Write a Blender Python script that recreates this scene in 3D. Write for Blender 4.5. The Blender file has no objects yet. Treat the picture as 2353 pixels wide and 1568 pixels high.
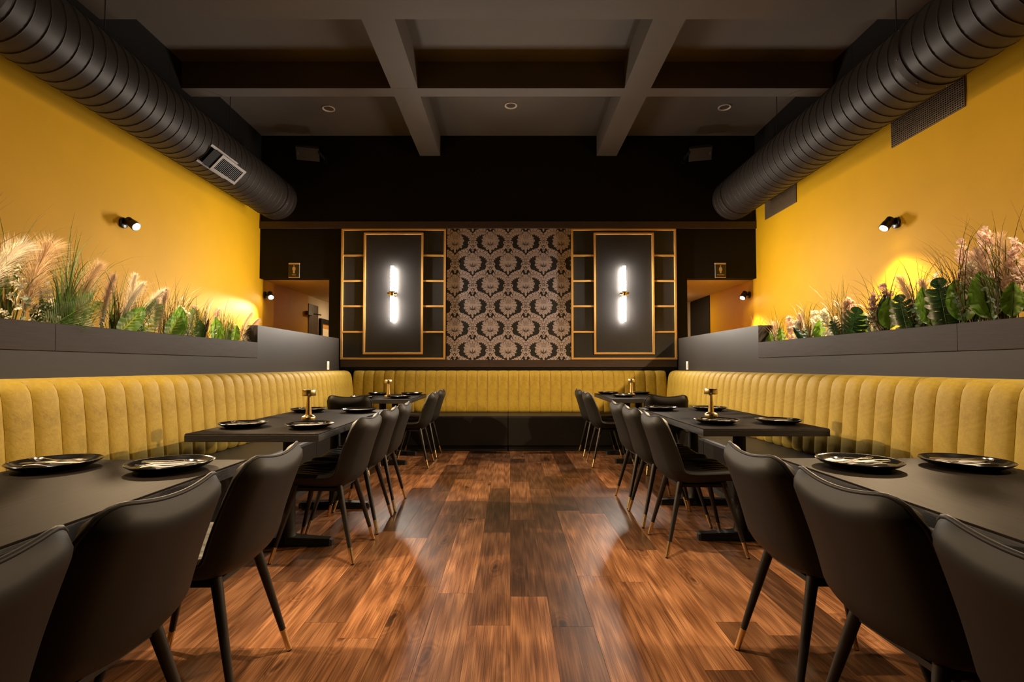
import bpy, math, random
from mathutils import Vector, Matrix
PI = math.pi
scn = bpy.context.scene
C = scn.collection

# ------------------------------------------------------------------ camera, world, exposure
F_PX, CAM_H, PITCH = 1170.0, 1.11, math.radians(1.8)
cam = bpy.data.objects.new('camera', bpy.data.cameras.new('camera'))
C.objects.link(cam)
cam.location = (0, 0, CAM_H)
cam.rotation_euler = (PI / 2 + PITCH, 0, 0)
cam.data.sensor_width = 36.0
cam.data.lens = 36.0 * F_PX / 2353.0
cam.data.shift_x = 4.5 / 2353.0
cam.data.shift_y = 21.2 / 2353.0
cam.data.clip_start = 0.02
scn.camera = cam

world = bpy.data.worlds.new('world')
scn.world = world
world.use_nodes = True
world.node_tree.nodes['Background'].inputs['Color'].default_value = (0.0, 0.0, 0.0, 1)
world.node_tree.nodes['Background'].inputs['Strength'].default_value = 0.0

vs = scn.view_settings
vs.view_transform = 'Standard'
vs.look = 'None'
vs.gamma = 1.0
vs.use_curve_mapping = False
vs.exposure = 0.0
scn.cycles.adaptive_threshold = 0.02
scn.cycles.max_bounces = 5
scn.cycles.diffuse_bounces = 4
scn.cycles.glossy_bounces = 2
scn.cycles.transmission_bounces = 2
scn.cycles.sample_clamp_indirect = 6.0
scn.cycles.caustics_reflective = False
scn.cycles.caustics_refractive = False

SCONCE_STRENGTH = 105.0
STRIP_WATTS = 18.6
SCONCE_COL = (1.0, 0.88, 0.74)
SPOT_COL = (1.0, 0.70, 0.40)
DOWN_COL = (1.0, 0.74, 0.47)

# room constants (metres; camera stands at the origin and looks along +Y)
WY = 7.34                    # back wall
XL, XR = -3.63, 3.57         # yellow side walls
YF = -3.0                    # wall behind the camera
ZC, ZB = 4.48, 4.18          # ceiling, beam undersides
HL, HR = -2.46, 2.42         # half wall faces
ZO = 2.383                   # corridor ceiling

# ------------------------------------------------------------------ materials
MATS = {}
def mat(name, col, rough=0.5, metal=0.0, spec=0.5, emit=None, estr=0.0, **kw):
    m = bpy.data.materials.new(name); m.use_nodes = True
    b = m.node_tree.nodes['Principled BSDF']
    b.inputs['Base Color'].default_value = (*col, 1)
    b.inputs['Roughness'].default_value = rough
    b.inputs['Metallic'].default_value = metal
    b.inputs['Specular IOR Level'].default_value = spec
    if emit:
        b.inputs['Emission Color'].default_value = (*emit, 1)
        b.inputs['Emission Strength'].default_value = estr
    for k, v in kw.items():
        b.inputs[k.replace('_', ' ')].default_value = v
    MATS[name] = m
    return m

class NT:
    """tiny helper for node trees"""
    def __init__(s, m):
        s.t = m.node_tree; s.n = s.t.nodes; s.b = s.n['Principled BSDF']
    def add(s, typ, **kw):
        n = s.n.new(typ)
        for k, v in kw.items(): setattr(n, k, v)
        return n
    def link(s, a, b): s.t.links.new(a, b)
    def coord(s, kind='Object', scale=(1, 1, 1), rot=(0, 0, 0)):
        tc = s.add('ShaderNodeTexCoord'); mp = s.add('ShaderNodeMapping')
        mp.inputs['Scale'].default_value = scale; mp.inputs['Rotation'].default_value = rot
        s.link(tc.outputs[kind], mp.inputs['Vector'])
        return mp.outputs['Vector']
    def noise(s, vec, scale, detail=4, rough=0.55, dist=0.0):
        n = s.add('ShaderNodeTexNoise')
        n.inputs['Scale'].default_value = scale; n.inputs['Detail'].default_value = detail
        n.inputs['Roughness'].default_value = rough; n.inputs['Distortion'].default_value = dist
        s.link(vec, n.inputs['Vector'])
        return n.outputs['Fac']
    def ramp(s, fac, stops):
        r = s.add('ShaderNodeValToRGB')
        el = r.color_ramp.elements
        while len(el) < len(stops): el.new(0.5)
        for e, (p, c) in zip(el, stops):
            e.position = p; e.color = (*c, 1) if len(c) == 3 else c
        s.link(fac, r.inputs['Fac'])
        return r.outputs['Color']
    def math(s, op, a, b=None, clamp=False):
        n = s.add('ShaderNodeMath', operation=op); n.use_clamp = clamp
        for i, v in enumerate((a, b)):
            if v is None: continue
            if isinstance(v, (int, float)): n.inputs[i].default_value = v
            else: s.link(v, n.inputs[i])
        return n.outputs[0]
    def mix(s, fac, a, b, blend='MIX'):
        n = s.add('ShaderNodeMix', data_type='RGBA', blend_type=blend)
        for i, v in ((0, fac), (6, a), (7, b)):
            if isinstance(v, (int, float)): n.inputs[i].default_value = v
            elif isinstance(v, tuple): n.inputs[i].default_value = (*v, 1)
            else: s.link(v, n.inputs[i])
        return n.outputs[2]
    def bump(s, h, strength=0.2, dist=0.01):
        n = s.add('ShaderNodeBump'); n.inputs['Strength'].default_value = strength; n.inputs['Distance'].default_value = dist
        s.link(h, n.inputs['Height']); s.link(n.outputs['Normal'], s.b.inputs['Normal'])

def paint(name, col, rough, bump=0.06, scale=120, var=0.06, spec=0.5):
    m = mat(name, col, rough, spec=spec); t = NT(m); v = t.coord('Object')
    n = t.noise(v, scale, 3); t.bump(n, bump, 0.004)
    n2 = t.noise(v, 1.3, 3)
    k = tuple(max(0, c * (1 - var)) for c in col); k2 = tuple(c * (1 + var) for c in col)
    t.link(t.ramp(n2, [(0.3, k), (0.7, k2)]), t.b.inputs['Base Color'])
    return m

def wood(name, dark, light, rough, axis=(1, 1, 1), gscale=6.0, bump=0.12, spec=0.5, kind='Object'):
    m = mat(name, dark, rough, spec=spec); t = NT(m); v = t.coord(kind, axis)
    g = t.noise(v, gscale, 6, 0.62, 0.5)
    fine = t.noise(v, gscale * 6, 3, 0.6)
    f = t.math('ADD', t.math('MULTIPLY', g, 0.65), t.math('MULTIPLY', fine, 0.35))
    t.link(t.ramp(f, [(0.32, dark), (0.68, light)]), t.b.inputs['Base Color'])
    t.bump(f, bump, 0.003)
    return m

paint('yellow_paint', (0.53, 0.290, 0.003), 0.6, bump=0.10).node_tree.nodes['Principled BSDF'].inputs['Specular IOR Level'].default_value = 0.2
paint('black_paint', (0.0070, 0.0062, 0.0058), 0.65, bump=0.12, scale=60, spec=0.2)
paint('black_panel', (0.030, 0.0285, 0.029), 0.42, bump=0.35, scale=90, var=0.1)
paint('ceiling_paint', (0.084, 0.070, 0.060), 0.75, bump=0.06)
paint('cream_paint', (0.55, 0.47, 0.36), 0.7)
paint('taupe_panel', (0.030, 0.0255, 0.0225), 0.5, bump=0.03, var=0.12, spec=0.25)
wood('planter_wood', (0.021, 0.0138, 0.0115), (0.041, 0.0275, 0.0228), 0.55, axis=(14, 1, 14), gscale=5, spec=0.2)
wood('trim_wood', (0.040, 0.024, 0.019), (0.075, 0.047, 0.038), 0.5, axis=(1, 14, 14), gscale=5)
wood('table_wood', (0.0038, 0.0026, 0.0018), (0.020, 0.0145, 0.0100), 0.60, axis=(26, 1, 26), gscale=4, bump=0.10, spec=0.05)
wood('table_edge', (0.006, 0.005, 0.0045), (0.026, 0.02, 0.017), 0.5, axis=(2, 2, 60), gscale=5, bump=0.5)
mat('seat_leather', (0.0095, 0.0085, 0.0073), 0.45, spec=0.35)
mat('plinth_black', (0.008, 0.008, 0.009), 0.6)
mat('chair_leather', (0.0088, 0.0079, 0.0070), 0.55, spec=0.27)
mat('chair_lining', (0.013, 0.011, 0.0095), 0.48, spec=0.3)
mat('chair_leg', (0.011, 0.0092, 0.008), 0.42, spec=0.45)
mat('brass', (0.74, 0.56, 0.29), 0.26, metal=1.0)
mat('gold_trim', (0.78, 0.45, 0.13), 0.42, spec=0.4)
mat('iron_black', (0.0075, 0.0075, 0.0075), 0.5, spec=0.35)
mat('plate_black', (0.008, 0.008, 0.0085), 0.14)
mat('napkin_white', (0.78, 0.75, 0.72), 0.85)
mat('steel', (0.72, 0.70, 0.68), 0.16, metal=1.0)
mat('duct_metal', (0.0135, 0.0092, 0.0066), 0.5, metal=0.2, spec=0.2)
mat('duct_seam', (0.010, 0.009, 0.008), 0.5)
mat('register_metal', (0.085, 0.066, 0.054), 0.55, metal=0.2)
mat('slat_black', (0.005, 0.005, 0.005), 0.7, spec=0.1)
mat('void_black', (0.002, 0.002, 0.002), 0.9)
mat('grille_metal', (0.14, 0.095, 0.05), 0.5, metal=0.2)
mat('lamp_black', (0.012, 0.011, 0.010), 0.35)
mat('glow_tube', (1, 1, 1), 0.4, emit=SCONCE_COL, estr=SCONCE_STRENGTH)
mat('glow_bulb', (1, 1, 1), 0.4, emit=(1.0, 0.80, 0.55), estr=90.0)
mat('glow_corridor_fill', (1, 1, 1), 0.4, emit=(1.0, 0.80, 0.52), estr=80.0)  # glow of the lights added in the corridors
mat('white_plastic', (0.75, 0.72, 0.68), 0.5)
mat('downlight_ring', (0.55, 0.50, 0.45), 0.5)
mat('sign_black', (0.012, 0.011, 0.010), 0.3)
mat('sign_beige', (0.62, 0.45, 0.29), 0.5)
mat('acrylic', (0.30, 0.27, 0.24), 0.12)
mat('speaker_black', (0.020, 0.019, 0.018), 0.5)
mat('paper_black', (0.018, 0.0165, 0.016), 0.6)
mat('paper_mauve', (0.54, 0.45, 0.455), 0.5)
mat('door_brown', (0.055, 0.028, 0.010), 0.5)
mat('soil', (0.03, 0.022, 0.015), 0.95)
mat('reflection_warm', (0.60, 0.30, 0.07), 0.5)  # colours of the reflection painted in the corridor mirror
mat('reflection_cream', (0.85, 0.72, 0.50), 0.5)
mat('reflection_brown', (0.12, 0.05, 0.02), 0.5)

# velvet of the banquette backs
m = mat('mustard_velvet', (0.42, 0.25, 0.04), 0.62, spec=0.35)
t = NT(m); v = t.coord('Object')
n1 = t.noise(v, 7, 6, 0.65, 0.8); n2 = t.noise(v, 34, 4, 0.6, 1.2)
mixn = t.math('ADD', t.math('MULTIPLY', n1, 0.6), t.math('MULTIPLY', n2, 0.4))
t.link(t.ramp(mixn, [(0.30, (0.36, 0.24, 0.024)), (0.52, (0.50, 0.345, 0.038)), (0.75, (0.62, 0.44, 0.06))]), t.b.inputs['Base Color'])
m.node_tree.nodes['Principled BSDF'].inputs['Sheen Weight'].default_value = 0.25
m.node_tree.nodes['Principled BSDF'].inputs['Sheen Tint'].default_value = (0.8, 0.6, 0.25, 1)
t.bump(mixn, 0.22, 0.012)

# floor boards: hue differs from board to board (object random), grain runs along Y
m = mat('floor_wood', (0.10, 0.04, 0.015), 0.33, spec=0.16)
t = NT(m)
oi = t.add('ShaderNodeObjectInfo'); tc = t.add('ShaderNodeTexCoord')
off = t.add('ShaderNodeCombineXYZ')
t.link(t.math('MULTIPLY', oi.outputs['Random'], 37.0), off.inputs[0]); t.link(t.math('MULTIPLY', oi.outputs['Random'], 91.0), off.inputs[1])
va = t.add('ShaderNodeVectorMath', operation='ADD'); t.link(tc.outputs['Object'], va.inputs[0]); t.link(off.outputs[0], va.inputs[1])
def mp(scale):
    q = t.add('ShaderNodeMapping'); q.inputs['Scale'].default_value = scale; t.link(va.outputs[0], q.inputs['Vector']); return q.outputs['Vector']
grain = t.noise(mp((42, 0.34, 1)), 2.2, 9, 0.68, 0.4)
fine = t.noise(mp((170, 1.3, 1)), 2.2, 5, 0.65, 0.2)
blot = t.noise(mp((6.5, 0.5, 1)), 1.6, 5, 0.55, 0.8)
# knots: some cells of a stretched, warped Voronoi carry a dark eye with rings round it
wn = t.add('ShaderNodeTexNoise'); wn.inputs['Scale'].default_value = 9.0; wn.inputs['Detail'].default_value = 2.0; t.link(va.outputs[0], wn.inputs['Vector'])
wsub = t.add('ShaderNodeVectorMath', operation='SUBTRACT'); t.link(wn.outputs['Color'], wsub.inputs[0]); wsub.inputs[1].default_value = (0.5, 0.5, 0.5)
wmul = t.add('ShaderNodeVectorMath', operation='MULTIPLY'); t.link(wsub.outputs[0], wmul.inputs[0]); wmul.inputs[1].default_value = (0.05, 0.16, 0)
wadd = t.add('ShaderNodeVectorMath', operation='ADD'); t.link(va.outputs[0], wadd.inputs[0]); t.link(wmul.outputs[0], wadd.inputs[1])
q = t.add('ShaderNodeMapping'); q.inputs['Scale'].default_value = (6.0, 2.1, 1); t.link(wadd.outputs[0], q.inputs['Vector'])
vor = t.add('ShaderNodeTexVoronoi'); vor.inputs['Scale'].default_value = 1.0; t.link(q.outputs['Vector'], vor.inputs['Vector'])
sc = t.add('ShaderNodeSeparateColor'); t.link(vor.outputs['Color'], sc.inputs[0])
has = t.math('GREATER_THAN', sc.outputs[0], 0.68)
dist = vor.outputs['Distance']
core = t.math('MULTIPLY', has, t.ramp(dist, [(0.03, (1, 1, 1)), (0.15, (0, 0, 0))]))
halo = t.math('MULTIPLY', has, t.ramp(dist, [(0.08, (1, 1, 1)), (0.46, (0, 0, 0))]))
rings = t.math('MULTIPLY', halo, t.math('SUBTRACT', t.math('MULTIPLY', t.math('SINE', t.math('MULTIPLY', dist, 62.0)), 0.5), 0.45))
wv = t.add('ShaderNodeTexWave', wave_type='RINGS'); wv.inputs['Scale'].default_value = 2.6; wv.inputs['Distortion'].default_value = 9.0; wv.inputs['Detail'].default_value = 3.0
t.link(mp((8, 0.30, 1)), wv.inputs['Vector'])
f = t.math('ADD', t.math('MULTIPLY', grain, 0.50), t.math('ADD', t.math('MULTIPLY', blot, 0.32), t.math('MULTIPLY', wv.outputs['Fac'], 0.13)))
f = t.math('ADD', f, t.math('MULTIPLY', rings, 0.13))
base = t.ramp(f, [(0.26, (0.078, 0.031, 0.014)), (0.40, (0.180, 0.079, 0.034)), (0.54, (0.305, 0.145, 0.066)), (0.70, (0.52, 0.280, 0.140))])
tint = t.ramp(oi.outputs['Random'], [(0.0, (0.32, 0.31, 0.32)), (0.24, (0.50, 0.47, 0.45)), (0.45, (0.86, 0.82, 0.78)), (0.72, (1.08, 1.03, 0.98)), (1.0, (1.35, 1.26, 1.14))])
col = t.mix(1.0, base, tint, 'MULTIPLY')
col = t.mix(t.math('MULTIPLY', t.ramp(fine, [(0.40, (1, 1, 1)), (0.52, (0, 0, 0))]), 0.55), col, (0.018, 0.008, 0.005))
col = t.mix(t.math('MULTIPLY', core, 0.85), col, (0.012, 0.006, 0.004))
t.link(col, t.b.inputs['Base Color'])
t.link(t.math('ADD', 0.27, t.math('MULTIPLY', fine, 0.16)), t.b.inputs['Roughness'])
t.bump(t.math('ADD', t.math('MULTIPLY', grain, 0.5), t.math('MULTIPLY', fine, 0.5)), 0.16, 0.003)

# foliage
def leafmat(name, col, rough=0.45, trans=0.35, tcol=None):
    m = mat(name, col, rough); t = NT(m)
    n = t.noise(t.coord('Object'), 9, 3)
    c = t.ramp(n, [(0.3, tuple(x * 0.7 for x in col)), (0.7, tuple(min(1, x * 1.3) for x in col))])
    t.link(c, t.b.inputs['Base Color'])
    tr = t.add('ShaderNodeBsdfTranslucent'); mx = t.add('ShaderNodeMixShader')
    tr.inputs['Color'].default_value = (*(tcol or tuple(min(1, x * 1.5) for x in col)), 1)
    mx.inputs[0].default_value = trans
    out = t.n['Material Output']
    t.link(t.b.outputs[0], mx.inputs[1]); t.link(tr.outputs[0], mx.inputs[2]); t.link(mx.outputs[0], out.inputs['Surface'])
    return m
leafmat('leaf_green', (0.12, 0.235, 0.022), 0.38, 0.30)
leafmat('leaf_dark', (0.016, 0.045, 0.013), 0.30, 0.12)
leafmat('palm_green', (0.085, 0.17, 0.030), 0.42, 0.25)
leafmat('grass_green', (0.085, 0.125, 0.025), 0.5, 0.25)
leafmat('grass_olive', (0.050, 0.050, 0.012), 0.5, 0.25)
leafmat('grass_brown', (0.13, 0.075, 0.025), 0.55, 0.25)
leafmat('pampas_cream', (0.62, 0.47, 0.29), 0.8, 0.40)
leafmat('pampas_white', (0.70, 0.62, 0.50), 0.8, 0.40)
leafmat('pampas_pink', (0.46, 0.33, 0.24), 0.8, 0.40)
leafmat('blossom_white', (0.70, 0.66, 0.52), 0.7, 0.3)
leafmat('blossom_pink', (0.72, 0.52, 0.44), 0.7, 0.3)
leafmat('blossom_mauve', (0.34, 0.22, 0.20), 0.7, 0.3)
leafmat('eucalyptus', (0.20, 0.30, 0.20), 0.6, 0.2)
leafmat('foxtail_brown', (0.10, 0.05, 0.018), 0.8, 0.2)
leafmat('stem_green', (0.045, 0.06, 0.018), 0.6, 0.0)
m = leafmat('leaf_variegated', (0.07, 0.19, 0.02), 0.38, 0.30); t = NT(m)
uv = t.add('ShaderNodeUVMap'); sx = t.add('ShaderNodeSeparateXYZ'); t.link(uv.outputs[0], sx.inputs[0])
au = t.math('ABSOLUTE', t.math('SUBTRACT', sx.outputs[0], 0.5))
mid = t.math('LESS_THAN', au, 0.035)
vein = t.math('LESS_THAN', t.math('FRACT', t.math('SUBTRACT', t.math('MULTIPLY', sx.outputs[1], 9.0), t.math('MULTIPLY', au, 4.0))), t.math('SUBTRACT', 0.34, t.math('MULTIPLY', au, 0.95)))
vm = t.math('MAXIMUM', mid, vein, True)
t.link(t.mix(vm, (0.12, 0.25, 0.025), (0.55, 0.60, 0.12)), t.b.inputs['Base Color'])

M = MATS

# ------------------------------------------------------------------ mesh helpers
class MB:
    def __init__(s): s.v = []; s.f = []; s.uv = None
    def face(s, pts):
        i = len(s.v); s.v += [tuple(p) for p in pts]; s.f.append(tuple(range(i, i + len(pts)))); return s
    def box(s, x0, x1, y0, y1, z0, z1):
        i = len(s.v)
        s.v += [(x0, y0, z0), (x1, y0, z0), (x1, y1, z0), (x0, y1, z0), (x0, y0, z1), (x1, y0, z1), (x1, y1, z1), (x0, y1, z1)]
        s.f += [tuple(i + k for k in q) for q in ((0, 3, 2, 1), (4, 5, 6, 7), (0, 1, 5, 4), (1, 2, 6, 5), (2, 3, 7, 6), (3, 0, 4, 7))]
        return s
    def cbox(s, x0, x1, y0, y1, z0, z1, c=0.004):
        """box with chamfered edges (top and vertical)"""
        pts = [(x0, y0), (x1, y0), (x1, y1), (x0, y1)]
        def ring(d, z): return [(x0 + d, y0 + d, z), (x1 - d, y0 + d, z), (x1 - d, y1 - d, z), (x0 + d, y1 - d, z)]
        return s.loft([ring(c, z0), ring(0, z0 + c), ring(0, z1 - c), ring(c, z1)], cap=True)
    def loft(s, rings, cap=True, closed=True):
        i = len(s.v); n = len(rings[0])
        for r in rings: s.v += [tuple(p) for p in r]
        for k in range(len(rings) - 1):
            for j in range(n if closed else n - 1):
                a = i + k * n + j; b = i + k * n + (j + 1) % n
                s.f.append((a, b, b + n, a + n))
        if cap:
            s.f.append(tuple(i + j for j in reversed(range(n))))
            s.f.append(tuple(i + (len(rings) - 1) * n + j for j in range(n)))
        return s
    def tube(s, path, rad, seg=10, cap=True):
        path = [Vector(p) for p in path]
        if not hasattr(rad, '__len__'): rad = [rad] * len(path)
        rings = []; up = None
        for k, p in enumerate(path):
            d = (path[min(k + 1, len(path) - 1)] - path[max(k - 1, 0)]).normalized()
            if up is None:
                up = Vector((0, 0, 1)) if abs(d.z) < 0.9 else Vector((1, 0, 0))
            a = d.cross(up)
            if a.length < 1e-6: a = d.cross(Vector((0, 1, 0)))
            a.normalize(); b = a.cross(d).normalized(); up = b
            rings.append([p + (a * math.cos(2 * PI * j / seg) + b * math.sin(2 * PI * j / seg)) * rad[k] for j in range(seg)])
        return s.loft(rings, cap)
    def lathe(s, prof, seg=24, axis='Z', origin=(0, 0, 0), cap=True):
        o = Vector(origin); rings = []
        for r, h in prof:
            ring = []
            for j in range(seg):
                c, d = r * math.cos(2 * PI * j / seg), r * math.sin(2 * PI * j / seg)
                p = {'Z': (c, d, h), 'Y': (c, h, -d), 'X': (h, c, d)}[axis]
                ring.append(o + Vector(p))
            rings.append(ring)
        return s.loft(rings, cap)
    def grid(s, fn, nu, nv, uv=False):
        i = len(s.v)
        if uv and s.uv is None: s.uv = {}
        for b in range(nv + 1):
            for a in range(nu + 1):
                s.v.append(tuple(fn(a / nu, b / nv)))
                if uv: s.uv[len(s.v) - 1] = (a / nu, b / nv)
        for b in range(nv):
            for a in range(nu):
                k = i + b * (nu + 1) + a
                s.f.append((k, k + 1, k + nu + 2, k + nu + 1))
        return s
    def mesh(s, name, material, smooth=False, angle=None):
        me = bpy.data.meshes.new(name)
        me.from_pydata(s.v, [], s.f)
        if material: me.materials.append(material)
        if s.uv:
            l = me.uv_layers.new(name='UVMap')
            for lp in me.loops: l.data[lp.index].uv = s.uv.get(lp.vertex_index, (0, 0))
        if smooth:
            me.polygons.foreach_set('use_smooth', [True] * len(me.polygons))
            if angle: me.set_sharp_from_angle(angle=math.radians(angle))
        me.update()
        return me
    def obj(s, name, material, parent=None, smooth=False, angle=None, loc=None):
        return link(name, s.mesh(name, material, smooth, angle), parent, loc)

def link(name, me, parent=None, loc=None, rz=0):
    o = bpy.data.objects.new(name, me); C.objects.link(o)
    if parent is not None: o.parent = parent
    if loc is not None: o.location = loc
    if rz: o.rotation_euler.z = rz
    return o
def empty(name, loc=(0, 0, 0), rz=0):
    o = bpy.data.objects.new(name, None); C.objects.link(o)
    o.location = loc; o.rotation_euler.z = rz; o.empty_display_size = 0.1
    return o
def tag(o, label, cat, group=None):
    o['label'] = label; o['category'] = cat
    if group: o['group'] = group
    return o
def struct(o, label=None):
    o['kind'] = 'structure'
    if label: o['label'] = label
    return o
def copy_tree(o, parent=None):
    c = o.copy(); C.objects.link(c); c.parent = parent
    for ch in list(o.children): copy_tree(ch, c)
    return c
ORD = ['first', 'second', 'third', 'fourth', 'fifth', 'sixth', 'seventh', 'eighth', 'ninth', 'tenth', 'eleventh', 'twelfth', 'thirteenth', 'fourteenth', 'fifteenth', 'sixteenth', 'seventeenth', 'eighteenth', 'nineteenth', 'twentieth']

# ------------------------------------------------------------------ the room
floor = struct(MB().box(XL - 0.2, XR + 0.2, YF - 0.2, 11.4, -0.12, -0.004).obj('floor', M['floor_wood']), 'dark rustic wood plank floor')
rnd = random.Random(23)
PW, PL = 0.178, 1.22
plank_cache = {}
x = -1.78
col_i = 0
while x < 1.77:
    y = -0.9 - rnd.random() * PL
    while y < 6.68:
        y1 = min(y + PL, 6.70)
        if y1 - y > 0.05:
            key = round(y1 - y, 3)
            if key not in plank_cache:
                g = 0.0006
                plank_cache[key] = MB().box(g, PW - g, g, key - g, -0.004, 0.0).mesh('plank', M['floor_wood'])
            link('plank', plank_cache[key], floor, (x, y, 0))
        y = y1
        if y >= 6.70 - 1e-6: break
    x += PW

wl = struct(MB().box(XL - 0.15, XL, YF, 9.13, 0, 3.72).obj('wall_left', M['yellow_paint']), 'mustard yellow painted side wall')
MB().box(XL - 0.15, XL, YF, WY, 3.72, ZC).obj('upper_wall', M['black_paint'], wl)
wr = struct(MB().box(XR, XR + 0.15, YF, 9.06, 0, 3.72).obj('wall_right', M['yellow_paint']), 'mustard yellow painted side wall')
MB().box(XR, XR + 0.15, YF, WY, 3.72, ZC).obj('upper_wall', M['black_paint'], wr)
struct(MB().box(XL - 0.15, XR + 0.15, YF - 0.15, YF, 0, ZC).obj('wall_front', M['black_paint']))
# back wall with the two corridor openings
OL, OR = -2.62, 2.565
wb = MB()
wb.box(OL, OR, WY, WY + 0.15, 0, ZO)
wb.box(XL, XR, WY, WY + 0.15, ZO, ZC)
wb = struct(wb.obj('wall_back', M['black_paint']), 'black painted end wall')
# corridors behind the openings
cor = MB().box(XL, OL, WY + 0.15, 11.0, ZO, ZO + 0.1); cor.box(OR, XR, WY + 0.15, 11.0, ZO, ZO + 0.1)
struct(cor.obj('ceiling_corridor', M['cream_paint']))
struct(MB().box(OL - 0.0, OL + 0.1, WY + 0.15, 11.0, 0, ZO).obj('wall_corridor_left', M['yellow_paint']))
struct(MB().box(OR - 0.1, OR, WY + 0.15, 11.0, 0, ZO).obj('wall_corridor_right', M['yellow_paint']))
struct(MB().box(XL - 0.15, OL + 0.1, 11.0, 11.1, 0, ZO + 0.1).obj('wall_corridor_end_left', M['cream_paint']))
struct(MB().box(OR - 0.1, XR + 0.15, 10.02, 10.12, 0, ZO + 0.1).obj('wall_corridor_end_right', M['cream_paint']))
struct(MB().box(XL - 0.15, XL, 9.58, 11.0, 0, ZO).obj('wall_corridor_side', M['cream_paint']))
d1 = struct(MB().box(XL - 0.10, XL + 0.012, 9.13, 9.58, 0, 2.24).obj('door_1', M['door_brown']), 'brown restroom door in the corridor')
MB().box(XL - 0.15, XL, 9.13, 9.58, 2.24, ZO).obj('frame', M['cream_paint'], d1)
cl = MB().box(XL + 0.012, XL + 0.07, 8.98, 9.2, 2.02, 2.09); cl.tube([(XL + 0.06, 9.2, 2.06), (XL + 0.16, 9.32, 2.05)], 0.012, 8)
cl.obj('door_closer', M['register_metal'], d1)
d2 = struct(MB().box(XR - 0.012, XR + 0.10, 9.06, 10.02, 0, 2.37).obj('door_2', M['black_paint']), 'black restroom door in the corridor')
MB().lathe([(0.0, 0), (0.025, 0.0), (0.025, 0.04), (0.0, 0.045)], 10, 'X', (XR - 0.06, 9.2, 1.0)).obj('handle', M['steel'], d2)

# ceiling and its beams
ceil = struct(MB().box(XL - 0.15, XR + 0.15, YF - 0.15, WY + 0.15, ZC, ZC + 0.12).obj('ceiling', M['ceiling_paint']), 'dark brown painted ceiling with crossing beams')
for (x0, x1, y0, y1) in ((-1.315, -1.02, 4.41, WY), (1.265, 1.555, 4.41, WY), (XL, XR, 3.6, 4.41), (XL, XR, 5.53, 5.703), (XL, XR, 0.6, 1.2), (-1.315, -1.02, 1.2, 3.6), (1.265, 1.555, 1.2, 3.6)):
    z0 = ZB if x1 - x0 > 1 else ZB + 0.0005
    MB().box(x0, x1, y0, y1, z0, ZC).obj('beam', M['ceiling_paint'], ceil)

# half walls that carry the banquettes, and their wood planters
def half_wall(side):
    s = -1 if side == 'left' else 1
    xf = HL if s < 0 else HR
    a, b = sorted((xf, xf + s * 0.36)); e0, e1 = sorted((xf, xf + s * 0.15))
    m = MB().box(a, b, -1.2, 4.955, 0, 1.19)
    m.box(e0, e1, 4.955, WY, 0, 1.51)
    return struct(m.obj('wall_half_' + side, M['taupe_panel']), 'taupe laminate half wall behind the banquette')
half_wall('left'); half_wall('right')

def planter(side):
    s = -1 if side == 'left' else 1
    xf = HL if s < 0 else HR
    root = empty('planter_box', (xf + s * 0.18, 2.0, 1.19))
    def part(n, x0, x1, y0, y1, z0, z1, mt):
        x0, x1 = sorted((x0, x1))
        return MB().cbox(x0 - root.location.x, x1 - root.location.x, y0 - 2.0, y1 - 2.0, z0 - 1.19, z1 - 1.19, 0.002).obj(n, M[mt], root)
    sy = 2.745
    xo = xf - s * 0.006
    part('front_board', xo, xf + s * 0.02, sy + 0.0015, 4.95, 1.192, 1.342, 'planter_wood')
    part('front_board', xo, xf + s * 0.02, 0.3, sy - 0.0015, 1.192, 1.342, 'planter_wood')
    part('front_board', xo, xf + s * 0.02, -1.2, 0.297, 1.192, 1.342, 'planter_wood')
    part('back_board', xf + s * 0.34, xf + s * 0.36, -1.2, 4.95, 1.192, 1.342, 'planter_wood')
    part('soil_bed', xf + s * 0.021, xf + s * 0.339, -1.19, 4.94, 1.192, 1.27, 'soil')
    tag(root, 'long brown wood planter box on top of the %s half wall' % side, 'planter')
    return root
planter('left'); planter('right')

# back wall dressing: trims, damask panel, gold frames
tr1 = struct(empty('trim_1', (0, WY, 3.107))); tr2 = struct(empty('trim_2', (0, WY, 1.097)))
for x0, x1 in ((XL, -0.6), (-0.6, 1.0), (1.0, XR)):
    MB().cbox(x0 + 0.001, x1 - 0.001, -0.03, 0, 0, 0.102, 0.002).obj('board', M['trim_wood'], tr1)
for x0, x1 in ((-2.44, -0.30), (-0.30, 2.40)):
    MB().cbox(x0 + 0.001, x1 - 0.001, -0.02, 0, 0, 0.100, 0.002).obj('board', M['trim_wood'], tr2)

# ---- damask wallpaper: flat print, motif drawn once and repeated half-drop
PX0, PX1, PZ0, PZ1 = -0.916, 0.879, 1.200, 3.106
wp = tag(MB().box(PX0, PX1, WY - 0.006, WY, PZ0, PZ1).obj('damask_wallpaper', M['paper_black']), 'black and mauve damask wallpaper panel between the two gold frames', 'wallpaper')
def poly_clip(p, x0, x1, z0, z1):
    for ax, lim, sg in ((0, x0, 1), (0, x1, -1), (1, z0, 1), (1, z1, -1)):
        out = []
        for i in range(len(p)):
            a, b = p[i - 1], p[i]
            ia, ib = (a[ax] - lim) * sg >= 0, (b[ax] - lim) * sg >= 0
            if ia != ib:
                k = (lim - a[ax]) / (b[ax] - a[ax]); out.append((a[0] + k * (b[0] - a[0]), a[1] + k * (b[1] - a[1])))
            if ib: out.append(b)
        p = out
        if len(p) < 3: return []
    return p
U = 0.627 / 475.0            # metres per drawing unit
L1, L2, L3 = [], [], []      # mauve shapes, black detail, mauve on top  (convex-ish pieces, z up, origin at flower centre)
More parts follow.
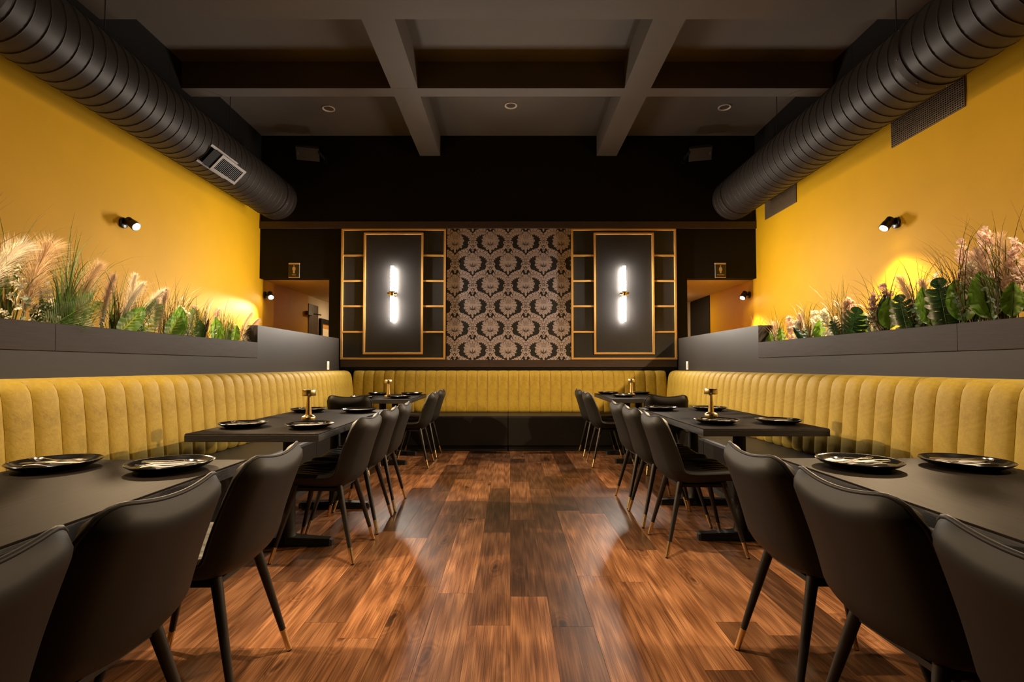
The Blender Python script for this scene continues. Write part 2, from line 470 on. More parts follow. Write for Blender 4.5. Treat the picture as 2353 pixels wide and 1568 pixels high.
def petal(cx, cz, ang, ln, w, lay, tip=0.35, n=7):
    pts = []
    for k in range(n + 1):
        q = k / n; pts.append((q * ln, w * math.sin(PI * q ** (1 - tip * 0.6)) ** 0.8 * 0.5))
    pts = pts + [(a, -b) for a, b in reversed(pts[1:-1])]
    c, s = math.cos(ang), math.sin(ang)
    lay.append([(cx + a * c - b * s, cz + a * s + b * c) for a, b in pts])
def blob(cx, cz, rx, rz, lay, n=10, rot=0.0):
    c, s = math.cos(rot), math.sin(rot)
    lay.append([(cx + rx * math.cos(2 * PI * k / n) * c - rz * math.sin(2 * PI * k / n) * s, cz + rx * math.cos(2 * PI * k / n) * s + rz * math.sin(2 * PI * k / n) * c) for k in range(n)])
# flower head
blob(0, 5, 76, 84, L1, 18)
for k in range(15):
    a = math.radians(-90 + k * 24)
    r0 = 40
    petal(r0 * math.cos(a) * 0.8, 2 + r0 * math.sin(a), a, 70 if k % 2 == 0 else 60, 40, L1)
for k in range(30):
    a = math.radians(-90 + 6 + k * 12)
    petal(72 * math.cos(a), 2 + 74 * math.sin(a), a, 30 if k % 2 else 20, 15, L1)
for k in range(15):
    a = math.radians(-90 + 12 + k * 24)
    petal(52 * math.cos(a), 2 + 56 * math.sin(a), a, 36, 3.6, L2)
    a2 = math.radians(-90 + k * 24)
    blob(84 * math.cos(a2), 2 + 86 * math.sin(a2), 3.2, 3.2, L2, 6)
for r in range(4):
    for c in range(-3, 4):
        blob(c * 8 + (4 if r % 2 else 0), 62 - r * 11 - abs(c) * 1.5, 2.4, 3.4, L2, 6)
for sgn in (-1, 1):
    for k, aa in enumerate((35, 52, 70)):
        petal(sgn * 3, -46, math.radians(90 - sgn * aa), 60 - k * 6, 5, L2)
petal(0, -60, PI / 2, 74, 6, L2)
for k in range(3): petal(0, 80, math.radians(60 + 30 * k), 36, 14, L1)
petal(0, -96, -PI / 2, 34, 22, L1)
# two acanthus plumes under the flower, stem, bulb with scrolls
for sgn in (-1, 1):
    prev = None
    spine = [(6, -262), (8, -230), (12, -200), (26, -170), (50, -146), (80, -130), (112, -124), (138, -130), (150, -146), (142, -162), (126, -160)]
    wid = [4, 7, 14, 22, 28, 30, 28, 24, 19, 14, 9]
    for k in range(len(spine) - 1):
        (ax, az), (bx, bz) = spine[k], spine[k + 1]
        d = math.hypot(bx - ax, bz - az); nx, nz = -(bz - az) / d, (bx - ax) / d
        L1.append([(sgn * (ax + nx * wid[k]), az + nz * wid[k]), (sgn * (bx + nx * wid[k + 1]), bz + nz * wid[k + 1]), (sgn * (bx - nx * wid[k + 1]), bz - nz * wid[k + 1]), (sgn * (ax - nx * wid[k]), az - nz * wid[k])])
        if k > 0:
            for q, w2 in ((0.0, 18), (0.5, 16)):
                px, pz = ax + (bx - ax) * q, az + (bz - az) * q; ww = wid[k] * (1 - q) + wid[k + 1] * q
                blob(sgn * (px + nx * ww), pz + nz * ww, 9, 9, L1, 8)
                if k < 8: petal(sgn * (px - nx * ww * 0.6), pz - nz * ww * 0.6, math.atan2(-nz, -nx * sgn) , 26, 11, L1)
            blob(sgn * (ax + nx * wid[k] * 0.55), az + nz * wid[k] * 0.55, 4.2, 4.2, L2, 6)
        L2.append([(sgn * (ax + nx * 1.8), az + nz * 1.8), (sgn * (bx + nx * 1.8), bz + nz * 1.8), (sgn * (bx - nx * 1.8), bz - nz * 1.8), (sgn * (ax - nx * 1.8), az - nz * 1.8)])
        if 1 < k < 8:
            L2.append([(sgn * (ax - nx * wid[k] * .5 + nx), az - nz * wid[k] * .5 + nz), (sgn * (bx - nx * wid[k + 1] * .6 + nx), bz - nz * wid[k + 1] * .6 + nz), (sgn * (bx - nx * wid[k + 1] * .6 - nx), bz - nz * wid[k + 1] * .6 - nz), (sgn * (ax - nx * wid[k] * .5 - nx), az - nz * wid[k] * .5 - nz)])
    # scrolls on the bulb
    blob(sgn * 34, -252, 20, 20, L1, 12); blob(sgn * 34, -252, 9, 9, L2, 8); blob(sgn * 31, -250, 4, 4, L3, 6)
    blob(sgn * 28, -292, 24, 22, L1, 12); petal(sgn * 12, -300, math.radians(90 - sgn * 40), 40, 5, L2)
    blob(sgn * 46, -312, 16, 14, L1, 10); petal(sgn * 58, -318, math.radians(-20 if sgn > 0 else 200), 34, 18, L1)
    blob(sgn * 88, -330, 15, 13, L1, 10); blob(sgn * 90, -328, 5, 5, L2, 8)
    petal(sgn * 44, -322, math.radians(-70 if sgn > 0 else 250), 22, 12, L1)
blob(0, -290, 30, 36, L1, 14); blob(0, -296, 14, 20, L2, 10); blob(0, -298, 8, 12, L3, 8)
petal(0, -318, -PI / 2, 34, 24, L1); blob(0, -330, 5, 7, L2, 6)
def print_layer(name, polys, dy, mt):
    mb = MB()
    for iz in range(-1, 5):
        for ix in range(-2, 10):
            ox = PX0 + 0.118 + ix * 0.2565
            oz = PZ1 - 0.185 - iz * 0.627 - (0.3135 if ix % 2 else 0)
            for pi_, p in enumerate(polys):
                q = [(ox + a * U * 1.0, oz + b * U) for a, b in p]
                if max(a for a, b in q) < PX0 or min(a for a, b in q) > PX1 or max(b for a, b in q) < PZ0 or min(b for a, b in q) > PZ1: continue
                q = poly_clip(q, PX0, PX1, PZ0, PZ1)
                if len(q) >= 3: mb.face([(a, WY - 0.006 - dy - pi_ * 0.000008, b) for a, b in q])
    o = mb.obj(name, M[mt], wp)
    o['kind'] = 'stuff'
    return o
print_layer('damask_print', L1, 0.0004, 'paper_mauve')
print_layer('damask_detail', L2, 0.0022, 'paper_black')
print_layer('damask_dot', L3, 0.0036, 'paper_mauve')

# ---- gold moulded frames with the black textured panel
def gold_frame(x0, x1, ix0, ix1, side):
    z0, z1, jz0, jz1 = 1.205, 3.103, 1.279, 3.044
    cx = (x0 + x1) / 2
    root = empty('wall_panel', (cx, WY, z0))
    def part(n, a, b, y0, y1, c, d, mt='gold_trim', ch=0.004):
        return MB().cbox(a - cx, b - cx, y0, y1, c - z0, d - z0, ch).obj(n, M[mt], root)
    part('backing', x0 + 0.002, x1 - 0.002, -0.008, 0, z0 + 0.002, z1 - 0.002, 'black_panel', 0.001)
    w = 0.028
    part('outer_rail', x0, x1, -0.030, -0.008, z1 - w, z1); part('outer_rail', x0, x1, -0.030, -0.008, z0, z0 + w)
    part('outer_stile', x0, x0 + w, -0.030, -0.008, z0 + w, z1 - w); part('outer_stile', x1 - w, x1, -0.030, -0.008, z0 + w, z1 - w)
    part('raised_panel', ix0 + 0.01, ix1 - 0.01, -0.012, -0.008, jz0 + 0.01, jz1 - 0.01, 'black_panel', 0.001)
    part('inner_rail', ix0, ix1, -0.034, -0.008, jz1 - w, jz1); part('inner_rail', ix0, ix1, -0.034, -0.008, jz0, jz0 + w)
    part('inner_stile', ix0, ix0 + w, -0.034, -0.008, jz0 + w, jz1 - w); part('inner_stile', ix1 - w, ix1, -0.034, -0.008, jz0 + w, jz1 - w)
    for z in (2.713, 2.342, 1.975, 1.603):
        part('cross_bar', x0 + w, ix0, -0.026, -0.008, z - 0.013, z + 0.013, ch=0.003)
        part('cross_bar', ix1, x1 - w, -0.026, -0.008, z - 0.013, z + 0.013, ch=0.003)
    tag(root, 'gold framed black wall panel on the %s of the damask wallpaper' % side, 'wall panel')
gold_frame(-2.44, -0.93, -2.115, -1.255, 'left')
gold_frame(0.885, 2.403, 1.211, 2.080, 'right')

# ---- sconces: two frosted tubes on a brass collar
def sconce(x, side):
    root = empty('wall_sconce', (x, WY - 0.012, 2.147))
    MB().lathe([(0.0, 0), (0.045, 0), (0.045, -0.012), (0.04, -0.018), (0.0, -0.018)], 24, 'Y').obj('backplate', M['brass'], root, True, 40)
    MB().lathe([(0.014, -0.018), (0.014, -0.09)], 12, 'Y').obj('bracket', M['brass'], root, True, 40)
    MB().lathe([(0.022, -0.035), (0.036, -0.035), (0.038, -0.03), (0.038, 0.03), (0.036, 0.035), (0.022, 0.035)], 24, 'Z', (0, -0.085, 0)).obj('collar', M['brass'], root, True, 40)
    MB().lathe([(0.0, -0.065), (0.024, -0.065), (0.024, -0.01), (0.0, -0.01)], 16, 'X', (0, -0.085, 0)).obj('knob', M['brass'], root, True, 40)
    MB().lathe([(0.0, 0.01), (0.024, 0.01), (0.024, 0.065), (0.0, 0.065)], 16, 'X', (0, -0.085, 0)).obj('knob', M['brass'], root, True, 40)
    for s in (-1, 1):
        a, b = sorted((s * 0.036, s * 0.395))
        MB().lathe([(0.023, a), (0.023, b)], 14, 'Z', (0, -0.085, 0)).obj('glass_tube', M['glow_tube'], root, True, 40)
        for ang in (-47, 47):          # two slim LED boards in a V behind the frosted front
            li = bpy.data.lights.new('led_board', 'AREA'); li.shape = 'RECTANGLE'; li.size = 0.018; li.size_y = b - a - 0.01
            li.energy = STRIP_WATTS; li.color = SCONCE_COL; li.spread = math.radians(122)
            lo = bpy.data.objects.new('led_board', li); C.objects.link(lo); lo.parent = root
            q = math.radians(ang)
            lo.location = (math.sin(q) * 0.026, -0.085 - math.cos(q) * 0.026, (a + b) / 2)
            lo.rotation_euler = Vector((math.sin(q), -math.cos(q), 0)).to_track_quat('-Z', 'Y').to_euler()
    tag(root, 'lit double tube wall sconce with brass collar on the %s gold framed panel' % side, 'sconce')
sconce(-1.684, 'left'); sconce(1.634, 'right')

# ------------------------------------------------------------------ wall spot lamps
def wall_lamp(wallx, y, z, aim, watts, label, cone=100, blend=0.35):
    s = 1 if wallx < 0 else -1
    root = empty('wall_spotlight', (wallx, y, z))
    MB().lathe([(0.0, 0), (0.05, 0), (0.05, s * 0.018), (0.045, s * 0.022), (0.0, s * 0.022)], 20, 'X').obj('wall_plate', M['lamp_black'], root, True, 40)
    MB().tube([(s * 0.02, 0, 0), (s * 0.07, 0, 0)], 0.018, 12).obj('arm', M['lamp_black'], root, True, 40)
    d = Vector(aim).normalized(); p0 = Vector((s * 0.085, 0, 0))
    prof = [(-0.055, 0.022), (-0.05, 0.034), (-0.005, 0.036), (0.0, 0.033), (0.004, 0.040), (0.062, 0.044), (0.064, 0.040)]
    MB().tube([p0 + d * a for a, r in prof], [r for a, r in prof], 20).obj('lamp_head', M['lamp_black'], root, True, 40)
    MB().tube([p0 + d * 0.0645, p0 + d * 0.068], 0.034, 18).obj('bulb', M['glow_bulb'], root, True, 40)
    li = bpy.data.lights.new('spot', 'SPOT'); li.energy = watts; li.color = SPOT_COL
    li.spot_size = math.radians(cone); li.spot_blend = blend; li.shadow_soft_size = 0.03
    lo = bpy.data.objects.new('spot_light', li); C.objects.link(lo); lo.parent = root
    lo.location = p0 + d * 0.105
    lo.rotation_euler = d.to_track_quat('-Z', 'Y').to_euler()
    tag(root, label, 'wall lamp', 'black wall spotlights')
    return root
wall_lamp(XL, 4.73, 2.452, (0.79, -0.12, -0.59), 600, 'black spotlight on the left yellow wall above the plants', 113, 0.75)
wall_lamp(XR, 4.66, 2.432, (-0.62, -0.06, -0.78), 560, 'black spotlight on the right yellow wall above the plants', 142, 0.75)
wall_lamp(XL, 7.50, 2.165, (0.45, -0.62, -0.64), 300, 'black spotlight inside the corridor under the MEN sign', 110)
wall_lamp(XR, 7.56, 2.175, (-0.50, -0.35, -0.79), 300, 'black spotlight inside the corridor under the WOMEN sign', 110)
wall_lamp(XL, 1.98, 2.45, (0.52, 0.42, -0.74), 330, 'black spotlight on the left yellow wall beside the camera', 92, 0.7)
wall_lamp(XR, 1.90, 2.45, (-0.60, 0.30, -0.74), 150, 'black spotlight on the right yellow wall beside the camera', 92, 0.7)

# unseen ceiling lights added to brighten the two restroom corridors (round the corner of the openings)
def added_fill_light(x, y, label):
    root = empty('added_fill_light', (x, y, ZO))
    MB().lathe([(0.0, -0.001), (0.13, -0.001), (0.13, -0.03), (0.12, -0.034), (0.0, -0.034)], 28).obj('rim', M['white_plastic'], root, True, 40)
    MB().lathe([(0.115, -0.034), (0.11, -0.048), (0.0, -0.056)], 28, cap=False).obj('added_fill_diffuser', M['glow_corridor_fill'], root, True, 40)
    tag(root, label, 'ceiling light')  # added unseen light, only brightens the corridor
added_fill_light(-2.95, 9.9, 'added unseen round light brightening the corridor behind the MEN sign')
added_fill_light(2.85, 9.2, 'added unseen round light brightening the corridor behind the WOMEN sign')

# ------------------------------------------------------------------ ducts
def duct(x, side):
    y0, y1, r = -2.6, 6.95, 0.278
    root = empty('air_duct', (x, y1, 3.40))
    L = y1 - y0
    MB().lathe([(r, -L), (r, -0.012), (r - 0.01, 0.0), (0.0, 0.001)], 48, 'Y').obj('pipe', M['duct_metal'], root, True, 40)
    pts = []
    n = int(L / 0.11) ; seg = 36
    for k in range(n * seg + 1):
        a = 2 * PI * k / seg * (1 if x < 0 else -1); pts.append((r * math.cos(a), -0.02 - 0.11 * k / seg, r * math.sin(a)))
    # flat standing seam wound as a helix
    mb = MB(); hw = 0.0035
    rings = []
    for (a, b, c) in pts:
        k = (r + 0.0045) / r
        rings.append([(a, b - hw, c), (a * k, b - hw * 0.6, c * k), (a * k, b + hw * 0.6, c * k), (a, b + hw, c)])
    mb.loft(rings, cap=False, closed=False)
    mb.obj('spiral_seam', M['duct_seam'], root, True)
    for yb in (-0.27, -4.05 if x < 0 else -3.35):
        MB().lathe([(r, yb - 0.03), (r + 0.007, yb - 0.028), (r + 0.007, yb + 0.028), (r, yb + 0.03)], 48, 'Y', cap=False).obj('coupling_band', M['duct_metal'], root, True, 40)
        for k in range(8):
            a = 2 * PI * k / 8 + 0.3
            MB().lathe([(0.006, 0), (0.006, 0.004), (0.0, 0.005)], 6, 'Z').obj('screw', M['register_metal'], root).matrix_local = Matrix.Translation((math.cos(a) * (r + 0.007), yb, math.sin(a) * (r + 0.007))) @ Vector((math.cos(a), 0, math.sin(a))).to_track_quat('Z', 'Y').to_matrix().to_4x4()
    for yb in (-1.2, -3.0, -4.9):
        MB().tube([(0, yb, r), (0, yb, ZC - 3.40)], 0.004, 6).obj('hanger_wire', M['duct_seam'], root)
    tag(root, 'black spiral air duct hung along the %s yellow wall' % side, 'duct')
    return root
dl = duct(-3.21, 'left'); duct(3.06, 'right')

def register():
    root = empty('duct_register', (-3.21, 5.28, 3.40))
    d = Vector((0.73, 0, -0.683)); tdir = Vector((0.683, 0, 0.73)); u = Vector((0, 1, 0))
    R = Matrix((( u.x, tdir.x, d.x), (u.y, tdir.y, d.y), (u.z, tdir.z, d.z)))   # local x along duct, y across, z outward
    def P(mb, n, mt, par=root):
        mb.v = [tuple(R @ Vector(p)) for p in mb.v]
        return mb.obj(n, M[mt], par)
    P(MB().box(-0.30, 0.26, -0.088, 0.088, 0.20, 0.300), 'saddle', 'slat_black')
    P(MB().box(-0.32, 0.16, -0.115, -0.088, 0.250, 0.264), 'flange', 'register_metal')
    P(MB().box(-0.32, 0.16, 0.088, 0.115, 0.250, 0.264), 'flange', 'register_metal')
    for a, b, c, e in ((-0.17, 0.29, -0.098, -0.070), (-0.17, 0.29, 0.070, 0.098), (-0.17, -0.135, -0.070, 0.070), (0.255, 0.29, -0.070, 0.070)):
        P(MB().box(a, b, c, e, 0.300, 0.312), 'frame', 'register_metal')
    P(MB().box(-0.135, 0.255, -0.070, 0.070, 0.3005, 0.302), 'back_plate', 'void_black')
    for k in range(16):
        q = -0.122 + k * 0.0235
        P(MB().box(q, q + 0.006, -0.070, 0.070, 0.302, 0.310), 'slat', 'iron_black')
    tag(root, 'grey metal air register saddled on the left black duct', 'vent')
register()

# perforated return grilles on the right wall
def grille(y0, y1, z0, z1, label):
    root = empty('wall_grille', (XR, y0, z0))
    w, hgt = y1 - y0, z1 - z0
    MB().box(-0.004, 0, 0, w, 0, hgt).obj('backing', M['void_black'], root)
    mb = MB(); nz, ny = int(hgt / 0.018), int(w / 0.022)
    for k in range(nz + 1):
        z = k * hgt / nz; mb.box(-0.010, -0.004, 0, w, z - 0.0042, z + 0.0042)
    for k in range(ny + 1):
        y = k * w / ny; mb.box(-0.0095, -0.0045, y - 0.0036, y + 0.0036, 0, hgt)
    o = mb.obj('perforated_sheet', M['grille_metal'], root); o['kind'] = 'stuff'
    tag(root, label, 'grille')
grille(3.93, 4.69, 3.148, 3.66, 'perforated brown grille on the right yellow wall, nearer the camera')
grille(6.28, 7.05, 3.155, 3.66, 'perforated brown grille on the right yellow wall, next to the black end wall')

# downlights, speakers, signs, switches
def downlight(x, y, lb, watts=0, cone=58):
    root = empty('downlight', (x, y, ZC))
    MB().lathe([(0.062, -0.001), (0.082, -0.001), (0.082, -0.010), (0.076, -0.013), (0.066, -0.010), (0.060, -0.001)], 28, 'Z', cap=False).obj('rim', M['downlight_ring'], root, True, 40)
    MB().lathe([(0.062, -0.002), (0.0, -0.0021)], 24, 'Z', cap=False).obj('lens', M['glow_bulb' if watts else 'register_metal'], root)
    if watts:
        li = bpy.data.lights.new('spot', 'SPOT'); li.energy = watts; li.color = DOWN_COL
        li.spot_size = math.radians(cone); li.spot_blend = 0.55; li.shadow_soft_size = 0.04
        lo = bpy.data.objects.new('spot_light', li); C.objects.link(lo); lo.parent = root; lo.location = (0, 0, -0.03)
    tag(root, lb, 'downlight', 'ceiling downlights')
downlight(-2.371, 6.55, 'unlit round recessed downlight in the far left ceiling bay')
downlight(0.011, 6.472, 'unlit round recessed downlight in the far middle ceiling bay')
downlight(2.789, 6.516, 'unlit round recessed downlight in the far right ceiling bay')
# the bay above the camera is switched on
downlight(-2.37, 2.05, 'lit round recessed downlight over the left bench beside the camera', 620, 60)
downlight(0.05, 2.02, 'lit round recessed downlight over the aisle beside the camera', 600, 48)
downlight(2.79, 2.05, 'lit round recessed downlight over the right bench beside the camera', 470, 58)
def speaker(x, side):
    s = -1 if side == 'left' else 1
    root = empty('speaker', (x, WY, 4.13))
    R = Matrix.Rotation(math.radians(-38), 4, 'X') @ Matrix.Rotation(math.radians(s * 14), 4, 'Z')
    def P(mb, n, mt, sm=False):
        mb.v = [tuple(Matrix.Translation((0, -0.19, 0.02)) @ R.inverted() @ Vector(p)) for p in mb.v]
        return mb.obj(n, M[mt], root)
    P(MB().loft([[(-.13, .09, -.075), (.13, .09, -.075), (.13, .09, .075), (-.13, .09, .075)], [(-.155, -.07, -.095), (.155, -.07, -.095), (.155, -.07, .095), (-.155, -.07, .095)]]), 'cabinet', 'speaker_black')
    P(MB().cbox(-.150, .150, -.080, -.071, -.090, .090, .004), 'grille', 'speaker_black')
    P(MB().box(.125 * s - .012, .125 * s + .012, -.083, -.080, -.02, .02), 'badge', 'register_metal')
    mb = MB().box(-s * .17 - .006, -s * .17 + .006, -.25, 0, -.02, .02); mb.box(-s * .17 - .03, -s * .17 + .03, -.012, 0, -.06, .06)
    mb.obj('bracket', M['iron_black'], root)
    tag(root, 'small black speaker high on the end wall, %s side' % side, 'speaker', 'wall speakers')
speaker(-2.87, 'left'); speaker(2.70, 'right')

def text_mesh(body, size):
    cu = bpy.data.curves.new('lettering', 'FONT'); cu.body = body; cu.size = size; cu.align_x = 'CENTER'; cu.extrude = 0.0006
    o = bpy.data.objects.new('lettering', cu); C.objects.link(o)
    bpy.context.view_layer.update()
    me = bpy.data.meshes.new_from_object(o.evaluated_get(bpy.context.evaluated_depsgraph_get()))
    C.objects.unlink(o); bpy.data.objects.remove(o)
    me.materials.clear(); me.materials.append(M['sign_beige'])
    return me
def sign(x, text, woman):
    z0 = 2.389
    root = empty('restroom_sign', (x, WY - 0.001, z0))
    MB().cbox(-0.077, 0.077, -0.014, 0, 0, 0.214, 0.002).obj('plate', M['acrylic'], root)
    MB().box(-0.072, 0.072, -0.016, -0.014, 0.010, 0.192).obj('face', M['sign_black'], root)
    MB().cbox(-0.079, 0.079, -0.019, 0, 0.194, 0.216, 0.002).obj('top_bar', M['sign_beige'], root)
    MB().cbox(-0.077, 0.077, -0.019, 0, 0.0, 0.009, 0.001).obj('bottom_bar', M['sign_beige'], root)
    mb = MB(); y = -0.0168
    def pl(pts): mb.face([(a, y, b + 0.065) for a, b in pts])
    pl([(0.0095 * math.cos(2 * PI * k / 14), 0.105 + 0.0105 * math.sin(2 * PI * k / 14)) for k in range(14)])
    if not woman:
        pl([(-.016, .090), (.016, .090), (.021, .085), (.0235, .045), (.016, .045), (.0135, .076), (.0135, .0), (-.0135, .0), (-.0135, .076), (-.016, .045), (-.0235, .045), (-.021, .085)][::-1])
    else:
        pl([(-.011, .090), (.011, .090), (.017, .084), (.027, .050), (.020, .047), (.014, .066), (.023, .030), (.012, .030), (.011, .0), (-.011, .0), (-.012, .030), (-.023, .030), (-.014, .066), (-.020, .047), (-.027, .050), (-.017, .084)][::-1])
    mb.obj('pictogram', M['sign_beige'], root)
    o = link('lettering', text_mesh(text, 0.027), root, (0, -0.0165, 0.033)); o.rotation_euler = (PI / 2, 0, 0)
    tag(root, 'black and beige restroom sign reading %s above the corridor opening' % text, 'sign')
sign(-3.125, 'MEN', False); sign(3.045, 'WOMEN', True)
for s, x, y, lb in ((-1, HL, 6.87, 'white wall switch plate on the left taupe half wall'), (1, HR, 6.94, 'white wall switch plate on the right taupe half wall')):
    root = empty('switch_plate', (x, y, 1.062))
    a, b = sorted((0, -s * 0.008)); c, d = sorted((-s * 0.008, -s * 0.013))
    MB().cbox(a, b, -0.038, 0.038, 0, 0.115, 0.001).obj('plate', M['white_plastic'], root)
    MB().cbox(c, d, -0.016, 0.016, 0.03, 0.085, 0.001).obj('rocker', M['white_plastic'], root)
    tag(root, lb, 'switch')
# framed mirror in the men's corridor, its reflection painted on as flat colours
root = empty('framed_mirror', (XL, 9.64, 0.9))
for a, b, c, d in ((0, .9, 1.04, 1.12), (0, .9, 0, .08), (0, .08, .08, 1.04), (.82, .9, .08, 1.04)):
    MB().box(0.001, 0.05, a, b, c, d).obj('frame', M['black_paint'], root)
MB().box(0.001, 0.012, .08, .82, .08, 1.04).obj('reflection_face', M['reflection_cream'], root)  # mirror face carrying the painted cream reflection
MB().box(0.012, 0.014, .08, .82, .94, 1.04).obj('reflection_band', M['reflection_warm'], root)
MB().face([(0.0145, .36, .08), (0.0145, .55, .08), (0.0145, .62, .94), (0.0145, .52, .94)]).obj('reflection_streak', M['reflection_brown'], root)
tag(root, 'black framed mirror, reflection painted cream and brown, on the corridor wall beyond the MEN sign', 'picture')  # a mirror with a painted reflection, not a picture

# ------------------------------------------------------------------ banquettes
def channel_mesh(w, yf, key):
    """one upholstered channel, local x along the bench (0..w), y outward from the wall, z up"""
    prof = [(yf - 0.05, 0.452), (yf - 0.012, 0.463), (yf, 0.492), (yf - 0.002, 0.55), (yf - 0.010, 0.66), (yf - 0.020, 0.78), (yf - 0.030, 0.88), (yf - 0.038, 0.95), (yf - 0.050, 0.995), (yf - 0.072, 1.028), (yf - 0.105, 1.046), (yf - 0.14, 1.050), (0.004, 1.048)]
    n = len(prof) - 1
    nor = []
    for k in range(n + 1):
        a, b = prof[max(k - 1, 0)], prof[min(k + 1, n)]
        ty, tz = b[0] - a[0], b[1] - a[1]; l = math.hypot(ty, tz); nor.append((tz / l, -ty / l))
    amp = [0.3, 0.7, 1, 1, 1, 1, 1, 1, 1, 0.9, 0.7, 0.4, 0.1]
    nu = 10
    def fn(u, v):
        k = min(int(round(v * n)), n)
        e = abs(2 * u - 1)
        bulge = (1 - e ** 2.6) ** 0.62
        d = -0.017 * (1 - bulge) * amp[k]
        return (0.0008 + u * (w - 0.0016), prof[k][0] + nor[k][0] * d, prof[k][1] + nor[k][1] * d)
    mb = MB().grid(fn, nu, n)
    me = mb.mesh('channel', M['mustard_velvet'], True)
    me.flip_normals() if hasattr(me, 'flip_normals') else None
    return me
def banquette(loc, rz, length, nch, yf, sf, label, ends=(0, 0)):
    """loc: wall foot of the unit; local x along wall, y towards the room. yf: front of the back at seat height, sf: seat front"""
    root = empty('banquette', loc, rz)
    w = length / nch
    me = channel_mesh(w, yf, None)
    for k in range(nch):
        link('channel', me, root, (k * w, 0, 0))
    MB().box(0.001, length - 0.001, 0.002, max(0.03, yf - 0.12), 0.30, 1.0).obj('back_board', M['plinth_black'], root)
    a, b = ends
    r = 0.025
    prof = [(0.06, 0.075), (sf - 0.004, 0.075), (sf, 0.08), (sf, 0.46 - r), (sf - r * 0.3, 0.46 - r * 0.3), (sf - r, 0.46), (0.06, 0.462)]
    x0, x1 = 0.002 + a, length - 0.002 - b
    MB().loft([[(x0 + 0.004, y, z) for y, z in prof][::-1], [(x0, y, z) for y, z in prof][::-1], [(x1, y, z) for y, z in prof][::-1], [(x1 - 0.0, y, z) for y, z in prof][::-1]]).obj('seat', M['seat_leather'], root)
    MB().box(x0 + 0.005, x1 - 0.005, 0.06, sf - 0.05, 0.0, 0.075).obj('plinth', M['plinth_black'], root)
    tag(root, label, 'banquette', 'mustard channel back banquettes')
    return root
# left: local x -> -Y?  rz=-90deg maps +x to -Y and +y to +X ; right: rz=+90deg maps +x to +Y and +y to -X
for i, (y0, y1, n) in enumerate(((0.4, 2.55, 15), (2.55, 4.60, 14), (4.60, 7.24, 18))):
    nm = ('closest to the camera', 'in the middle', 'in the far corner')[i]
    banquette((HL, y1, 0), -PI / 2, y1 - y0, n, 0.262, 0.722, 'mustard velvet channel back bench section %s, left wall' % nm)
    banquette((HR, y0, 0), PI / 2, y1 - y0, n, 0.225, 0.682, 'mustard velvet channel back bench section %s, right wall' % nm)
XB = -0.025
banquette((XB, WY, 0), PI, 2.235 + XB, 15, 0.140, 0.672, 'mustard velvet back bench below the left gold frame, end wall', (0, 0.50))
banquette((2.225, WY, 0), PI, 2.225 - XB, 15, 0.140, 0.672, 'mustard velvet back bench below the right gold frame, end wall', (0.50, 0))

# ------------------------------------------------------------------ tables
def table(x0, x1, y0, y1, bases, label):
    cx = (x0 + x1) / 2
    root = empty('dining_table', (cx, (y0 + y1) / 2, 0))
    hx, hy = (x1 - x0) / 2, (y1 - y0) / 2
    MB().cbox(-hx + 0.0015, hx - 0.0015, -hy + 0.0015, hy - 0.0015, 0.742, 0.75, 0.0012).obj('tabletop', M['table_wood'], root)
    MB().cbox(-hx, hx, -hy, hy, 0.706, 0.744, 0.0015).obj('edge_band', M['table_edge'], root)
    for by in bases:
        y = by - (y0 + y1) / 2
        MB().lathe([(0.046, 0.055), (0.041, 0.075), (0.039, 0.10), (0.039, 0.69)], 20, 'Z', (0, y, 0)).obj('column', M['iron_black'], root, True, 40)
        MB().box(-0.22, 0.22, y - 0.06, y + 0.06, 0.69, 0.706).obj('mounting_plate', M['iron_black'], root)
        rings = []
        for q, w, zt in ((-0.275, 0.018, 0.034), (-0.262, 0.028, 0.044), (-0.20, 0.033, 0.047), (-0.07, 0.044, 0.055), (0, 0.055, 0.062), (0.07, 0.044, 0.055), (0.20, 0.033, 0.047), (0.262, 0.028, 0.044), (0.275, 0.018, 0.034)):
            zb = 0.0 if abs(q) > 0.19 else 0.014
            rings.append([(q, y - w, zb), (q, y + w, zb), (q, y + w * 0.85, zt), (q, y - w * 0.85, zt)])
        MB().loft(rings).obj('base_foot', M['iron_black'], root)
    tag(root, label, 'table', 'dark wood dining tables')
    return root
TL = [(-1.735, -1.015, 0.42, 1.975), (-1.735, -1.02, 2.725, 4.24), (-1.80, -1.085, 5.49, 6.62)]
TR = [(1.055, 1.785, 0.45, 2.01), (1.113, 1.843, 2.945, 4.44), (1.12, 1.84, 5.60, 6.78)]
for T, B, sd in ((TL, ((0.82, 1.57), (3.20, 4.03), (5.78, 6.40)), 'left'), (TR, ((0.85, 1.60), (3.30, 4.13), (5.87, 6.45)), 'right')):
    for k, (a, b) in enumerate(zip(T, B)):
        table(*a, b, 'dark brown pedestal dining table, %s row, %s' % (sd, ('closest to the camera', 'middle one of three', 'by the end wall bench')[k]))

